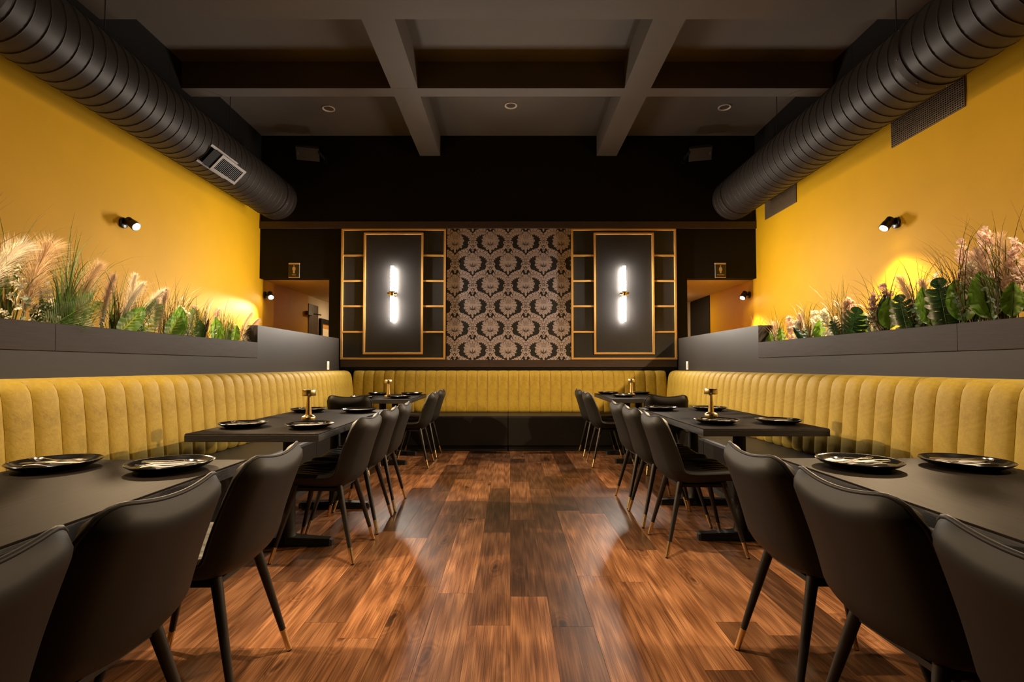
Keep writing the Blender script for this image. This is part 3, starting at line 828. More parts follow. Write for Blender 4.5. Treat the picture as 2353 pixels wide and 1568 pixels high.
# ------------------------------------------------------------------ chairs
PROF = [(.226, .440), (.215, .456), (.15, .463), (.05, .455), (-.05, .447), (-.115, .448), (-.160, .462), (-.188, .495), (-.203, .545), (-.222, .615), (-.247, .695), (-.274, .775), (-.285, .812)]
HWD = [.195, .200, .208, .216, .222, .226, .228, .228, .227, .225, .222, .218, .216]
LIFT = [.012, .016, .022, .028, .034, .040, .046, .050, .050, .046, .040, .034, .032]
acc = [0.0]
for (a, b), (c, d) in zip(PROF, PROF[1:]): acc.append(acc[-1] + math.hypot(c - a, d - b))
LT = acc[-1]
def catmull(arr, s):
    k = 0
    while k < len(acc) - 2 and s > acc[k + 1]: k += 1
    q = (s - acc[k]) / (acc[k + 1] - acc[k]); q = max(0, min(1, q))
    p0, p1, p2, p3 = arr[max(k - 1, 0)], arr[k], arr[k + 1], arr[min(k + 2, len(arr) - 1)]
    return 0.5 * ((2 * p1) + (-p0 + p2) * q + (2 * p0 - 5 * p1 + 4 * p2 - p3) * q * q + (-p0 + 3 * p1 - 3 * p2 + p3) * q ** 3)
PY, PZ = [p[0] for p in PROF], [p[1] for p in PROF]
def chair_pt(a, b, off):
    """a in -1..1 across, b 0 (seat front) .. 1 (top of back); off along the normal"""
    aa = abs(a)
    def corner(R, hw):
        d = (1 - aa) * hw
        return 0 if d >= R else R - math.sqrt(max(0, R * R - (R - d) ** 2))
    top = LT - corner(.075, .216) - 0.020 * (1 - min(1, aa / 0.72) ** 2)
    bot = corner(.06, .195)
    s = bot + (top - bot) * b
    y, z, hw, lf = catmull(PY, s), catmull(PZ, s), catmull(HWD, s), catmull(LIFT, s)
    e = 0.004
    ty, tz = catmull(PY, min(s + e, LT)) - catmull(PY, max(s - e, 0)), catmull(PZ, min(s + e, LT)) - catmull(PZ, max(s - e, 0))
    l = math.hypot(ty, tz); ny, nz = tz / l, -ty / l       # points up on the seat, forward on the back
    if nz < -0.2 and s < 0.1: ny, nz = -ny, -nz
    o = off + lf * aa ** 2.4
    return Vector((a * hw, y + ny * o, z + nz * o)), min((1 - aa) * hw, s - bot, top - s)
def chair_surface(sign, na, nb):
    mb = MB()
    def fn(u, v):
        a = math.sin((u * 2 - 1) * PI / 2 * 0.999) * 0.45 + (u * 2 - 1) * 0.55
        b = v
        _, ed = chair_pt(a, b, 0)
        tt = 1 - (1 - min(1, ed / 0.055)) ** 2.2
        if sign > 0:
            groove = abs(math.sin(3.5 * PI * a + PI / 2)) ** 0.35
            t2 = 1 - (1 - min(1, ed / 0.032)) ** 2.4
            off = 0.004 + 0.022 * t2 - 0.0075 * (1 - groove) * min(1, ed / 0.008)
        else:
            off = -0.004 - 0.036 * tt
        return chair_pt(a, b, off)[0]
    mb.grid(fn, na, nb)
    if sign < 0: mb.f = [tuple(reversed(q)) for q in mb.f]
    mb.f = [tuple(reversed(q)) for q in mb.f]
    return mb
chair_inner = chair_surface(1, 56, 34).mesh('cushion', M['chair_lining'], True)
chair_outer = chair_surface(-1, 24, 34).mesh('shell', M['chair_leather'], True)
rim = []
N = 24
for k in range(N): rim.append(chair_pt(-1 + 2 * k / N, 0, 0)[0])
for k in range(N): rim.append(chair_pt(1, k / N, 0)[0])
for k in range(N): rim.append(chair_pt(1 - 2 * k / N, 1, 0)[0])
for k in range(N + 1): rim.append(chair_pt(-1, 1 - k / N, 0)[0])
chair_rim = MB().tube(rim, 0.0062, 8, False).mesh('piping', M['chair_leather'], True)
def leg_meshes(sx, sy):
    top = Vector((sx * .135, sy * .125 - .005, .425)); bot = Vector((sx * .205, sy * .235, 0.0))
    cut = 1 - 0.090 / 0.425
    mid = top.lerp(bot, cut); low = top.lerp(bot, 0.985)
    r0, r1 = 0.0185, 0.0095
    rm = r0 + (r1 - r0) * cut
    leg = MB().tube([top, mid], [r0, rm], 12).mesh('leg', M['chair_leg'], True, 40)
    tip = MB().tube([mid, low], [rm + 0.0008, r1 + 0.0008], 12).mesh('leg_tip', M['brass'], True, 40)
    pad = MB().tube([low, bot], [r1, r1 * 0.9], 8).mesh('glide', M['iron_black'], True, 40)
    return leg, tip, pad
LEGS = [leg_meshes(sx, sy) for sx in (-1, 1) for sy in (-1, 1)]
frame_me = MB().box(-.15, .15, -.14, .14, .395, .412).mesh('seat_base', M['iron_black'])
def chair(x, y, rz, label):
    root = empty('dining_chair', (x, y, 0), rz)
    link('shell', chair_outer, root); link('cushion', chair_inner, root); link('piping', chair_rim, root); link('seat_base', frame_me, root)
    for lg, tp, pd in LEGS:
        o = link('leg', lg, root); link('leg_tip', tp, o); link('glide', pd, o)
    tag(root, label, 'chair', 'black upholstered dining chairs')
q3 = ('farthest of three', 'middle of three', 'closest of three')
for k, y in enumerate((1.815, 1.255, 0.77)): chair(-1.092, y, PI / 2 + (0.02, -0.03, 0.0)[k], 'black leather chair on the aisle side of the closest left table, %s' % q3[k])
for k, y in enumerate((4.10, 3.60, 3.09)): chair(-1.110, y, PI / 2 + (0.02, 0, -0.02)[k], 'black leather chair on the aisle side of the middle left table, %s' % q3[k])
for k, y in enumerate((6.40, 5.77)): chair(-1.125, y, PI / 2, 'black leather chair on the aisle side of the far left table, %s of two' % ('farther', 'closer')[k])
for k, y in enumerate((1.825, 1.335, 0.84)): chair(1.122, y, -PI / 2 + (0.0, 0.03, 0.0)[k], 'black leather chair on the aisle side of the closest right table, %s' % q3[k])
for k, y in enumerate((4.20, 3.73, 3.18)): chair(1.145, y, -PI / 2 + (0.02, 0, -0.02)[k], 'black leather chair on the aisle side of the middle right table, %s' % q3[k])
for k, y in enumerate((6.47, 5.80)): chair(1.135, y, -PI / 2, 'black leather chair on the aisle side of the far right table, %s of two' % ('farther', 'closer')[k])
chair(-1.622, 5.38, 0, 'black leather chair at the end of the far left table, its back to the camera')
chair(1.592, 5.43, 0, 'black leather chair at the end of the far right table, its back to the camera')

# ------------------------------------------------------------------ tableware
plate_me = MB().lathe([(0.0, 0.0), (0.088, 0.0), (0.094, 0.004), (0.122, 0.016), (0.1335, 0.0245), (0.1345, 0.0265), (0.1325, 0.0275), (0.128, 0.0255), (0.116, 0.0165), (0.098, 0.0105), (0.0, 0.0095)], 44, cap=False).mesh('plate', M['plate_black'], True, 60)
def plate_mesh_parts():
    rim_me = MB().lathe([(0.1322, 0.0268), (0.1350, 0.0258), (0.1356, 0.0270), (0.1338, 0.0286), (0.1318, 0.0280), (0.1322, 0.0268)], 44, cap=False).mesh('rim', M['plate_black'], True, 60)
    return rim_me
rim_me = plate_mesh_parts()
def napkin_mesh():
    def fn(u, v):
        x, y = (u - .5) * 0.165, (v - .5) * 0.070
        return (x, y, 0.006 + 0.0025 * math.sin(u * 9) + 0.002 * math.sin(v * 7 + u * 4))
    mb = MB().grid(fn, 10, 6)
    top = list(mb.v); nn = len(top)
    mb.v += [(x, y, 0.0) for x, y, z in top]
    mb.f += [tuple(reversed([k + nn for k in q])) for q in list(mb.f)]
    W = 11; H = 7
    ring = [k for k in range(W)] + [W * r + W - 1 for r in range(1, H)] + [W * (H - 1) + c for c in range(W - 2, -1, -1)] + [W * r for r in range(H - 2, 0, -1)]
    for a, b in zip(ring, ring[1:] + ring[:1]): mb.f.append((b, a, a + nn, b + nn))
    mb.face([(-.08, -.02, .0085), (.03, -.028, .0085), (.075, .012, .0105), (-.05, .02, .0095)])
    return mb.mesh('napkin', M['napkin_white'], True, 50)
napkin_me = napkin_mesh()
fork_handle = MB().loft([[(x, -w, z), (x, w, z), (x, w, z + .002), (x, -w, z + .002)] for x, w, z in ((-.10, .0065, .002), (-.06, .0055, .003), (.0, .0035, .004), (.045, .0032, .006), (.058, .010, .0045), (.07, .0115, .003))]).mesh('handle', M['steel'], True, 40)
tine_me = MB().loft([[(x, -.0012, z), (x, .0012, z), (x, .0012, z + .0016), (x, -.0012, z + .0016)] for x, z in ((.068, .003), (.085, .003), (.10, .0065))]).mesh('tine', M['steel'])
def fork(loc, rz, label, par=None):
    root = empty('fork', loc, rz)
    link('handle', fork_handle, root)
    for k in range(4): link('tine', tine_me, root, (0, -.0096 + k * .0064, 0))
    tag(root, label, 'fork', 'forks on the plates')
spoon_h = MB().loft([[(x, -w, z), (x, w, z), (x, w, z + .002), (x, -w, z + .002)] for x, w, z in ((-.10, .0065, .001), (-.06, .0055, .002), (.0, .0035, .004), (.045, .0032, .008), (.058, .005, .008))]).mesh('handle', M['steel'], True, 40)
def bowl_fn(u, v):
    r = v; a = 2 * PI * u
    return (.078 + .026 * r * math.cos(a), .0175 * r * math.sin(a), .0085 - .0085 * (1 - r * r) + .001)
bowl_me = MB().grid(bowl_fn, 18, 5).mesh('bowl', M['steel'], True)
def spoon(loc, rz, label):
    root = empty('spoon', loc, rz)
    link('handle', spoon_h, root); link('bowl', bowl_me, root)
    tag(root, label, 'spoon', 'spoons on the plates')
knife_h = MB().loft([[(x, -w, .001), (x, w, .001), (x, w, .005), (x, -w, .005)] for x, w in ((-.10, .005), (-.04, .0055), (.0, .0045))]).mesh('handle', M['steel'], True, 40)
knife_b = MB().loft([[(x, -.006, .002), (x, w, .002), (x, w, .0036), (x, -.006, .0036)] for x, w in ((.0, .004), (.05, .006), (.09, .005), (.105, -.004))]).mesh('blade', M['steel'], True, 40)
def knife(loc, rz, label):
    root = empty('knife', loc, rz)
    link('handle', knife_h, root); link('blade', knife_b, root)
    tag(root, label, 'knife', 'knives on the plates')
rp = random.Random(12)
def setting(x, y, ang, where):
    z = 0.75
    root = empty('dinner_plate', (x, y, z), ang)
    link('dish', plate_me, root); link('rim', rim_me, root)
    tag(root, 'black dinner plate, %s' % where, 'plate', 'black dinner plates')
    nap = tag(link('napkin', napkin_me, None, (x, y, z + .0095), ang), 'folded white napkin, %s' % where, 'napkin', 'white napkins')
    c, s = math.cos(ang), math.sin(ang)
    def at(u, v): return (x + c * u - s * v, y + s * u + c * v)
    k = rp.random()
    fork((*at(-.004, .014), z + .019), ang + 0.25 + k * .1, 'steel fork on napkin, %s' % where)
    knife((*at(.0, -.022), z + .018), ang - .10 + k * .2, 'steel knife on napkin, %s' % where)
    if k < 0.75: spoon((*at(.004, -.002), z + .024), ang + PI - 0.22, 'steel spoon on napkin, %s' % where)
for x, y, a, w in (
    (-1.605, 1.81, 0.10, 'bench side of the closest left table'), (-1.185, 1.79, 3.3, 'aisle side of the closest left table'),
    (1.245, 1.83, 0.15, 'aisle side of the closest right table'), (1.625, 1.83, 3.05, 'bench side of the closest right table'),
    (-1.580, 3.03, 0.05, 'camera end, bench side of the middle left table'), (-1.170, 2.99, 3.2, 'camera end, aisle side of the middle left table'),
    (-1.590, 4.03, 0.1, 'far end, bench side of the middle left table'), (-1.185, 4.02, 3.1, 'far end, aisle side of the middle left table'),
    (1.300, 3.22, 0.0, 'camera end, aisle side of the middle right table'), (1.690, 3.22, 3.2, 'camera end, bench side of the middle right table'),
    (1.235, 4.20, 0.1, 'far end, aisle side of the middle right table'), (1.630, 4.18, 3.0, 'far end, bench side of the middle right table'),
    (-1.640, 5.68, 0.1, 'camera end, bench side of the far left table'), (-1.250, 5.76, 3.1, 'camera end, aisle side of the far left table'),
    (-1.650, 6.42, 0.0, 'far end, bench side of the far left table'), (-1.235, 6.42, 3.0, 'far end, aisle side of the far left table'),
    (1.330, 5.98, 0.1, 'camera end, aisle side of the far right table'), (1.270, 6.60, 3.0, 'far end, aisle side of the far right table'),
    (1.670, 6.60, 0.1, 'far end, bench side of the far right table')):
    setting(x, y, a, w)

# cordless brass table lamps (unlit)
tl_base = MB().lathe([(0.0, 0), (0.044, 0), (0.0445, 0.002), (0.0445, 0.020), (0.043, 0.023), (0.030, 0.031), (0.021, 0.036)], 32).mesh('base', M['brass'], True, 35)
tl_stem = MB().lathe([(0.0205, 0.036), (0.0185, 0.06), (0.0125, 0.155), (0.012, 0.164)], 18).mesh('stem', M['brass'], False)
tl_head = MB().lathe([(0.0, 0.161), (0.0435, 0.161), (0.0445, 0.163), (0.0445, 0.200), (0.0435, 0.202), (0.0, 0.203)], 32).mesh('shade', M['brass'], True, 35)
for x, y, w in ((-1.352, 3.43, 'middle left'), (-1.415, 5.93, 'far left'), (1.428, 3.63, 'middle right'), (1.505, 6.33, 'far right')):
    root = empty('table_lamp', (x, y, 0.75))
    link('base', tl_base, root); link('stem', tl_stem, root); link('shade', tl_head, root)
    tag(root, 'small brass mushroom table lamp on the %s table' % w, 'table lamp', 'brass table lamps')

# ------------------------------------------------------------------ planter plants
SOIL = 1.272
counts = {}
def plant(name, x, y, label, cat):
    root = empty(name, (x, y, SOIL))
    tag(root, label, cat, 'planter greenery')
    return root
def rv(r, s): return Vector((r.uniform(-s, s), r.uniform(-s, s), r.uniform(-s, s)))
def blade(mb, base, d0, ln, w, droop, r, seg=6, fold=None):
    """tapered strip that starts along d0 and bends over"""
    p = Vector(base); d = Vector(d0).normalized(); h = Vector((d.x, d.y, 0))
    if h.length < 1e-3: h = Vector((r.uniform(-1, 1), r.uniform(-1, 1), 0))
    h.normalize(); side = Vector((-h.y, h.x, 0)); side = (side + h * r.uniform(-.8, .8)).normalized()
    rows = []
    for k in range(seg + 1):
        q = k / seg
        ww = w * (1 - q) ** 0.7 * (0.55 + 0.9 * min(1, q * 3)) * 0.5
        if k == seg: ww = w * 0.04
        rows.append((p - side * ww, p + side * ww))
        d = (d + (h * 0.9 - Vector((0, 0, 1)) * 0.9) * droop * (q ** 1.6) * 0.5).normalized()
        p = p + d * (ln / seg)
    i = len(mb.v)
    for a, b in rows: mb.v += [tuple(a), tuple(b)]
    for k in range(seg): mb.f.append((i + 2 * k, i + 2 * k + 1, i + 2 * k + 3, i + 2 * k + 2))
def grass(x, y, h, n, seed, label, mt='grass_green', spread=0.30, droop=0.55, w=0.0055):
    n = int(n * 2.1)
    r = random.Random(seed); root = plant('grass_tuft', x, y, label, 'grass')
    mb = MB(); mt2 = MB()
    for k in range(n):
        a = r.uniform(0, 2 * PI); t_ = abs(r.gauss(0, spread))
        d = Vector((math.cos(a) * t_ * 0.75, math.sin(a) * t_, 1))
        b = (r.uniform(-.025, .025), r.uniform(-.03, .03), 0)
        blade(mb if k % 4 else mt2, b, d, h * r.uniform(0.55, 1.12), w * r.uniform(.6, 1.2), droop * r.uniform(0.3, 1.9), r, 7)
    o = mb.obj('blades', M[mt], root, True); o['kind'] = 'stuff'
    o = mt2.obj('dry_blades', M['grass_brown'], root, True); o['kind'] = 'stuff'
def curve_pts(base, lean, h, bend, n=8):
    """points of a stem that leans along lean (dx,dy) and bends over"""
    pts = []
    for k in range(n + 1):
        q = k / n
        pts.append(Vector((lean[0] * h * (q + bend * q * q), lean[1] * h * (q + bend * q * q), h * (q - 0.25 * bend * q ** 3))) + Vector(base))
    return pts
def pampas(x, y, h, lean, seed, label, mt='pampas_cream', pl=0.42, fat=1.0, nh=950, bend=0.5):
    fat *= 1.25
    r = random.Random(seed); root = plant('pampas_plume', x, y, label, 'pampas grass')
    pts = curve_pts((0, 0, 0), lean, h, bend, 12)
    MB().tube(pts, [0.004 - 0.0025 * k / 12 for k in range(13)], 6).obj('stem', M['pampas_pink'], root, True)
    mb = MB(); s0 = 1 - pl / h
    for k in range(nh):
        q = s0 + (1 - s0) * r.random() ** 0.9
        kk = min(int(q * 12), 11); fr = q * 12 - kk
        p = pts[kk].lerp(pts[kk + 1], fr); ax = (pts[kk + 1] - pts[kk]).normalized()
        e = (q - s0) / (1 - s0)
        ln = (0.055 + 0.085 * math.sin(PI * min(1, 0.12 + e * 0.88)) ** 0.8) * fat * r.uniform(0.6, 1.1)
        out = rv(r, 1); out = (out - ax * out.dot(ax)).normalized()
        d = (ax * 1.15 + out * (0.62 * fat ** 0.5) * r.uniform(.3, 1.25)).normalized()
        mid = p + d * ln * 0.55; tip = mid + (d + out * 0.25 - Vector((0, 0, 0.28))).normalized() * ln * 0.5
        sd = d.cross(out).normalized() * 0.0011
        i = len(mb.v); mb.v += [tuple(p - sd), tuple(p + sd), tuple(mid + sd), tuple(mid - sd), tuple(tip)]
        mb.f += [(i, i + 1, i + 2, i + 3), (i + 3, i + 2, i + 4)]
    o = mb.obj('plume', M[mt], root); o['kind'] = 'stuff'
def frame_of(dirv, facing):
    z = Vector(dirv).normalized(); n = Vector(facing); n = (n - z * n.dot(z)).normalized(); xx = z.cross(n)
    return xx, z, n      # across, along, normal
def broad_leaf(x, y, ln, w, dirv, facing, label, mt='leaf_green', stem=0.10, curl=0.12, name='broad_leaf', z=0.0):
    if x < 0: ln *= .82; w *= .78; stem += .03
    root = plant(name, x, y, label, 'leaf')
    X, Y, N_ = frame_of(dirv, facing)
    base = Y * stem
    MB().tube([(0, 0, 0), base * 0.6, base + Y * ln * 0.1], [0.004, 0.0035, 0.002], 6).obj('stem', M['stem_green'], root, True)
    def fn(u, v):
        e = (u - .5) * 2
        ww = w * 0.5 * (math.sin(PI * min(1, v ** 0.78 * 0.98 + 0.02)) ** 0.72)
        if v > 0.98: ww *= 0.2
        return base + Y * (v * ln) + X * (e * ww) + N_ * (0.16 * w * abs(e) ** 1.3 - curl * ln * v * v + 0.006 * math.sin(v * 22 + abs(e) * 3) * abs(e))
    MB().grid(fn, 10, 18, True).obj('leaf', M[mt], root, True)
    if mt != 'leaf_variegated':
        mb = MB()
        def rib(pts, r0):
            mb.tube(pts, [r0 * (1 - 0.8 * k / (len(pts) - 1)) for k in range(len(pts))], 5)
        rib([fn(.5, k / 8) - N_ * .0 for k in range(9)], 0.0022)
        mb.obj('midrib', M['leaf_dark' if mt == 'leaf_green' else 'palm_green'], root, True)
    return root
def monstera(x, y, L, W, dirv, facing, label, stem=0.09):
    """split leaf: midrib with six lobes a side that part towards the margin"""
    root = plant('monstera_leaf', x, y, label, 'leaf')
    X, Y, N_ = frame_of(dirv, facing)
    o = Y * stem
    MB().tube([(0, 0, 0), o * 0.6, o + Y * L * 0.15], [0.005, 0.004, 0.003], 6).obj('stem', M['stem_green'], root, True)
    def wid(v): return W * (math.sin(PI * min(1, 0.16 + 0.84 * v)) ** 0.62)
    def P(sd, v, t):
        w = wid(min(1, max(0, v))) * t
        return o + Y * (v * L + t * t * 0.10 * L - (0.10 * L * t * (1 - v) if v < 0.3 else 0)) + X * (sd * w) + N_ * (0.22 * w - 0.30 * L * v * v * 0.5 - 0.5 * w * w / W)
    mb = MB(); vb = MB(); nl = 6
    for sd in (-1, 1):
        for k in range(nl):
            v0, v1 = k / nl, (k + 1) / nl
            rows = []
            for q in range(6):
                t_ = q / 5
                g = 0.055 * max(0, t_ - 0.38) ** 0.6 if t_ > 0.38 else 0
                a, b = v0 + (g if k else 0), v1 - (g if k < nl - 1 else 0)
                te = t_ * (1.0 if q < 5 else 1.02)
                rows.append([P(sd, a + (b - a) * r / 4, te * (1 - (0.10 * (2 * r / 4 - 1) ** 2 if q == 5 else 0))) for r in range(5)])
            i0 = len(mb.v)
            for row in rows: mb.v += [tuple(p) for p in row]
            for q in range(5):
                for r in range(4): mb.f.append((i0 + q * 5 + r, i0 + q * 5 + r + 1, i0 + q * 5 + r + 6, i0 + q * 5 + r + 5))
            vm = (v0 + v1) / 2
            vb.tube([P(sd, vm, t_) + N_ * 0.0012 for t_ in (0, .35, .7, .95)], [0.0014, 0.0011, 0.0008, 0.0004], 4)
    vb.tube([P(1, v, 0) + N_ * 0.0014 for v in (0, .25, .5, .75, 1)], [0.0024, 0.002, 0.0016, 0.0011, 0.0004], 5)
    mb.obj('leaf', M['leaf_dark'], root, True)
    vb.obj('vein', M['palm_green'], root, True)
def palm(x, y, ln, dirv, facing, label, seed, nl=22, w=0.30, mt='palm_green'):
    r = random.Random(seed); root = plant('palm_frond', x, y, label, 'palm leaf')
    X, Y, N_ = frame_of(dirv, facing)
    def P(q): return Y * (ln * q) - N_ * (0.18 * ln * q * q)
    MB().tube([P(k / 8) for k in range(9)], [0.004 - 0.003 * k / 8 for k in range(9)], 6).obj('stem', M['palm_green'], root, True)
    mb = MB()
    for k in range(nl):
        q = 0.16 + 0.84 * k / (nl - 1)
        L = w * (0.45 + 0.55 * math.sin(PI * min(1, 0.25 + q * 0.75))) * 0.85
        for s in (-1, 1):
            p = P(q); d = (X * s * 0.85 + Y * (0.55 + 0.25 * q) + N_ * 0.12).normalized()
            tip = p + d * L - N_ * 0.10 * L; mid = p + d * L * 0.45
            sd = d.cross(N_).normalized() * 0.0036
            i = len(mb.v); mb.v += [tuple(p - sd * .5), tuple(p + sd * .5), tuple(mid + sd), tuple(mid + N_ * .002), tuple(mid - sd), tuple(tip)]
            mb.f += [(i, i + 1, i + 2, i + 3), (i, i + 3, i + 4), (i + 4, i + 3, i + 5), (i + 3, i + 2, i + 5)]
    o = mb.obj('leaflets', M[mt], root); o['kind'] = 'stuff'
def flower(x, y, h, lean, seed, label, mt='blossom_white', n=34, size=0.016, spread=0.045, low=0.15):
    r = random.Random(seed); root = plant('flower_spray', x, y, label, 'flower')
    pts = curve_pts((0, 0, 0), lean, h, 0.25, 8)
    MB().tube(pts, [0.003 - 0.002 * k / 8 for k in range(9)], 6).obj('stem', M['stem_green'], root, True)
    mb = MB()
    for k in range(n):
        q = low + (1 - low) * r.random(); kk = min(int(q * 8), 7)
        p = pts[kk].lerp(pts[kk + 1], q * 8 - kk) + rv(r, spread * (1.15 - 0.6 * q))
        nd = (rv(r, 1) + Vector((0, 0, .3))).normalized(); a1 = nd.orthogonal().normalized(); a2 = nd.cross(a1)
        s = size * r.uniform(.7, 1.25)
        for j in range(5):
            t0 = 2 * PI * j / 5 + r.random() * .3
            c = a1 * math.cos(t0) + a2 * math.sin(t0); sdv = nd.cross(c) * s * 0.42
            i = len(mb.v)
            mb.v += [tuple(p), tuple(p + c * s * .65 + sdv + nd * s * .25), tuple(p + c * s * 1.05 + nd * s * .15), tuple(p + c * s * .65 - sdv + nd * s * .25)]
            mb.f.append((i, i + 1, i + 2, i + 3))
    o = mb.obj('blossoms', M[mt], root); o['kind'] = 'stuff'
    lf = MB()
    for k in range(6):
        p = pts[1 + k % 6]; d = (rv(r, 1) + Vector((0, 0, .6))).normalized()
        sdv = d.orthogonal().normalized() * 0.009
        lf.face([p, p + d * .02 + sdv, p + d * .045, p + d * .02 - sdv])
    o = lf.obj('leaves', M['palm_green'], root); o['kind'] = 'stuff'
def eucalyptus(x, y, h, lean, seed, label):
    r = random.Random(seed); root = plant('eucalyptus_sprig', x, y, label, 'eucalyptus')
    pts = curve_pts((0, 0, 0), lean, h, 0.3, 8)
    MB().tube(pts, [0.0025 - 0.0015 * k / 8 for k in range(9)], 6).obj('stem', M['stem_green'], root, True)
    for k in range(14):
        q = 0.2 + 0.8 * k / 13; kk = min(int(q * 8), 7); p = pts[kk].lerp(pts[kk + 1], q * 8 - kk)
        d = rv(r, 1).normalized(); nn = (d.orthogonal() + rv(r, .4)).normalized(); b = d.cross(nn).normalized(); s = r.uniform(.008, .013)
        MB().face([p + d * s * (1 + math.cos(2 * PI * j / 9)) + b * s * .85 * math.sin(2 * PI * j / 9) for j in range(9)]).obj('leaf', M['eucalyptus'], root)
def foxtail(x, y, h, lean, seed, label):
    r = random.Random(seed); root = plant('foxtail_stem', x, y, label, 'dried flower')
    pts = curve_pts((0, 0, 0), lean, h, 0.2, 8)
    MB().tube(pts, 0.002, 5).obj('stem', M['foxtail_brown'], root)
    MB().tube(pts[4:], [0.006, 0.012, 0.013, 0.010, 0.003], 8).obj('seed_head', M['foxtail_brown'], root, True)

XPL, XPR = HL - 0.17, HR + 0.17
def yl(px): return 2.63 * 1170 / (1172 - px)       # planter position behind a given spot of the rim, left
def yr(px): return 2.59 * 1170 / (px - 1172)
toR, toC = (0.85, -0.5, 0.15), (0.75, -0.65, 0.1)     # facings towards the aisle / camera (left planter)
# ---------------- left planter
lg = [(-95, .66, 30), (28, .70, 30), (132, .68, 34), (200, .62, 34), (255, .50, 18), (318, .52, 22), (372, .50, 24), (418, .54, 32), (452, .44, 20), (478, .44, 22), (508, .42, 20), (542, .40, 26)]
for k, (px, h, n) in enumerate(lg):
    grass(XPL + (-.05 if k % 2 else .02), yl(px), h, n, 100 + k, 'tuft of long thin grass in the left planter, %s from the end nearest the camera' % ORD[k], 'grass_green' if k < 5 else 'grass_olive', 0.22, 0.55, 0.0075 if k < 5 else 0.005)
lp = [(-105, .52, (.06, .30), 'pampas_white', .40, 1.0), (28, .56, (.04, .15), 'pampas_cream', .44, 1.2), (150, .52, (.05, .18), 'pampas_cream', .42, .8), (215, .48, (.02, .12), 'pampas_pink', .40, .55), (250, .46, (.05, .28), 'pampas_white', .36, .6), (275, .52, (.0, .10), 'pampas_white', .40, .55), (292, .44, (.05, .36), 'pampas_white', .34, .55), (350, .46, (0, .12), 'pampas_pink', .38, .6), (425, .36, (0, .10), 'pampas_pink', .30, .5), (480, .38, (0, .12), 'pampas_pink', .32, .5), (538, .40, (.06, .30), 'pampas_cream', .34, .65), (546, .34, (.10, .42), 'pampas_pink', .30, .6), (344, .34, (.08, -.06), 'pampas_white', .26, .55)]
for k, (px, h, ln, mt, pl, ft) in enumerate(lp):
    pampas(XPL + .03, yl(px), h, ln, 200 + k, '%s pampas plume in the left planter, %s planted from the camera end' % (mt[7:], ORD[k]), mt, pl, ft)
palm(XPL + .06, yl(52), .36, (.35, .62, .62), toC, 'large green palm frond at the camera end of the left planter', 301, 26, .20)
palm(XPL + .06, yl(282), .34, (.20, .45, .80), toC, 'green palm frond halfway along the left planter', 302, 24, .16)
palm(XPL + .06, yl(405), .30, (.15, .25, .90), toC, 'dark green palm frond in the far half of the left planter', 303, 24, .14)
palm(XPL + .06, yl(500), .24, (.1, .3, .9), toC, 'small bright palm frond near the far end of the left planter', 304, 18, .10)
broad_leaf(XPL + .02, yl(120), .28, .13, (.1, .10, .9), toC, 'yellow green variegated leaf behind the large palm frond, left planter', 'leaf_variegated', .04)
broad_leaf(XPL + .08, yl(228), .32, .155, (.15, .62, .70), toC, 'big variegated leaf with yellow veins leaning over the left planter', 'leaf_variegated', .03, .05)
broad_leaf(XPL + .07, yl(352), .30, .15, (.15, .45, .80), toC, 'variegated leaf with a pale midrib in the middle of the left planter', 'leaf_variegated', .03, .08)
broad_leaf(XPL + .02, yl(388), .30, .17, (.1, .15, .9), toC, 'plain green leaf beside the variegated one in the left planter', 'leaf_green', .04, .1)
broad_leaf(XPL + .06, yl(474), .26, .12, (.05, .05, .95), toC, 'upright green leaf in the far half of the left planter', 'leaf_green', .03)
broad_leaf(XPL + .02, yl(490), .24, .11, (.05, .15, .95), toC, 'green leaf partly behind another at the far left planter end', 'leaf_green', .03)
broad_leaf(XPL + .07, yl(516), .22, .10, (.08, .20, .95), toC, 'bright green leaf close to the end of the left planter', 'leaf_green', .02)
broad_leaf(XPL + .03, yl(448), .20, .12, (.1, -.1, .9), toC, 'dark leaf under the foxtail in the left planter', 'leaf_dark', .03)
broad_leaf(XPL + .08, yl(552), .22, .07, (.15, .5, .8), toC, 'narrow pale leaf beside the grey half wall, left planter', 'leaf_variegated', .02)
broad_leaf(XPL + .0, yl(-75), .30, .15, (.1, .2, .9), toC, 'green leaf at the frame edge of the left planter', 'leaf_green', .08)
foxtail(XPL + .06, yl(452), .26, (.02, .15), 351, 'brown foxtail stem in the left planter')
for k, (px, h, ln, mt) in enumerate(((58, .30, (.05, .1), 'blossom_white'), (165, .18, (.08, .1), 'blossom_white'), (322, .30, (.06, .05), 'blossom_white'), (410, .30, (.04, -.05), 'blossom_white'), (528, .22, (.05, .05), 'blossom_white'), (556, .22, (.08, .12), 'blossom_white'), (545, .12, (.1, .1), 'blossom_white'), (90, .26, (0, .1), 'blossom_white'), (5, .40, (0, .1), 'blossom_white'))):
    flower(XPL + .04, yl(px), h, ln, 400 + k, 'white blossom spray in the left planter, %s of the sprays' % ORD[k], mt, 34 if k != 6 else 26)
for k, (px, h) in enumerate(((188, .20), (-10, .22), (372, .20), (460, .20), (530, .22))):
    eucalyptus(XPL + .10, yl(px), h, (.10, .12), 450 + k, 'grey green eucalyptus sprig at the rim of the left planter, %s of five' % ORD[k])
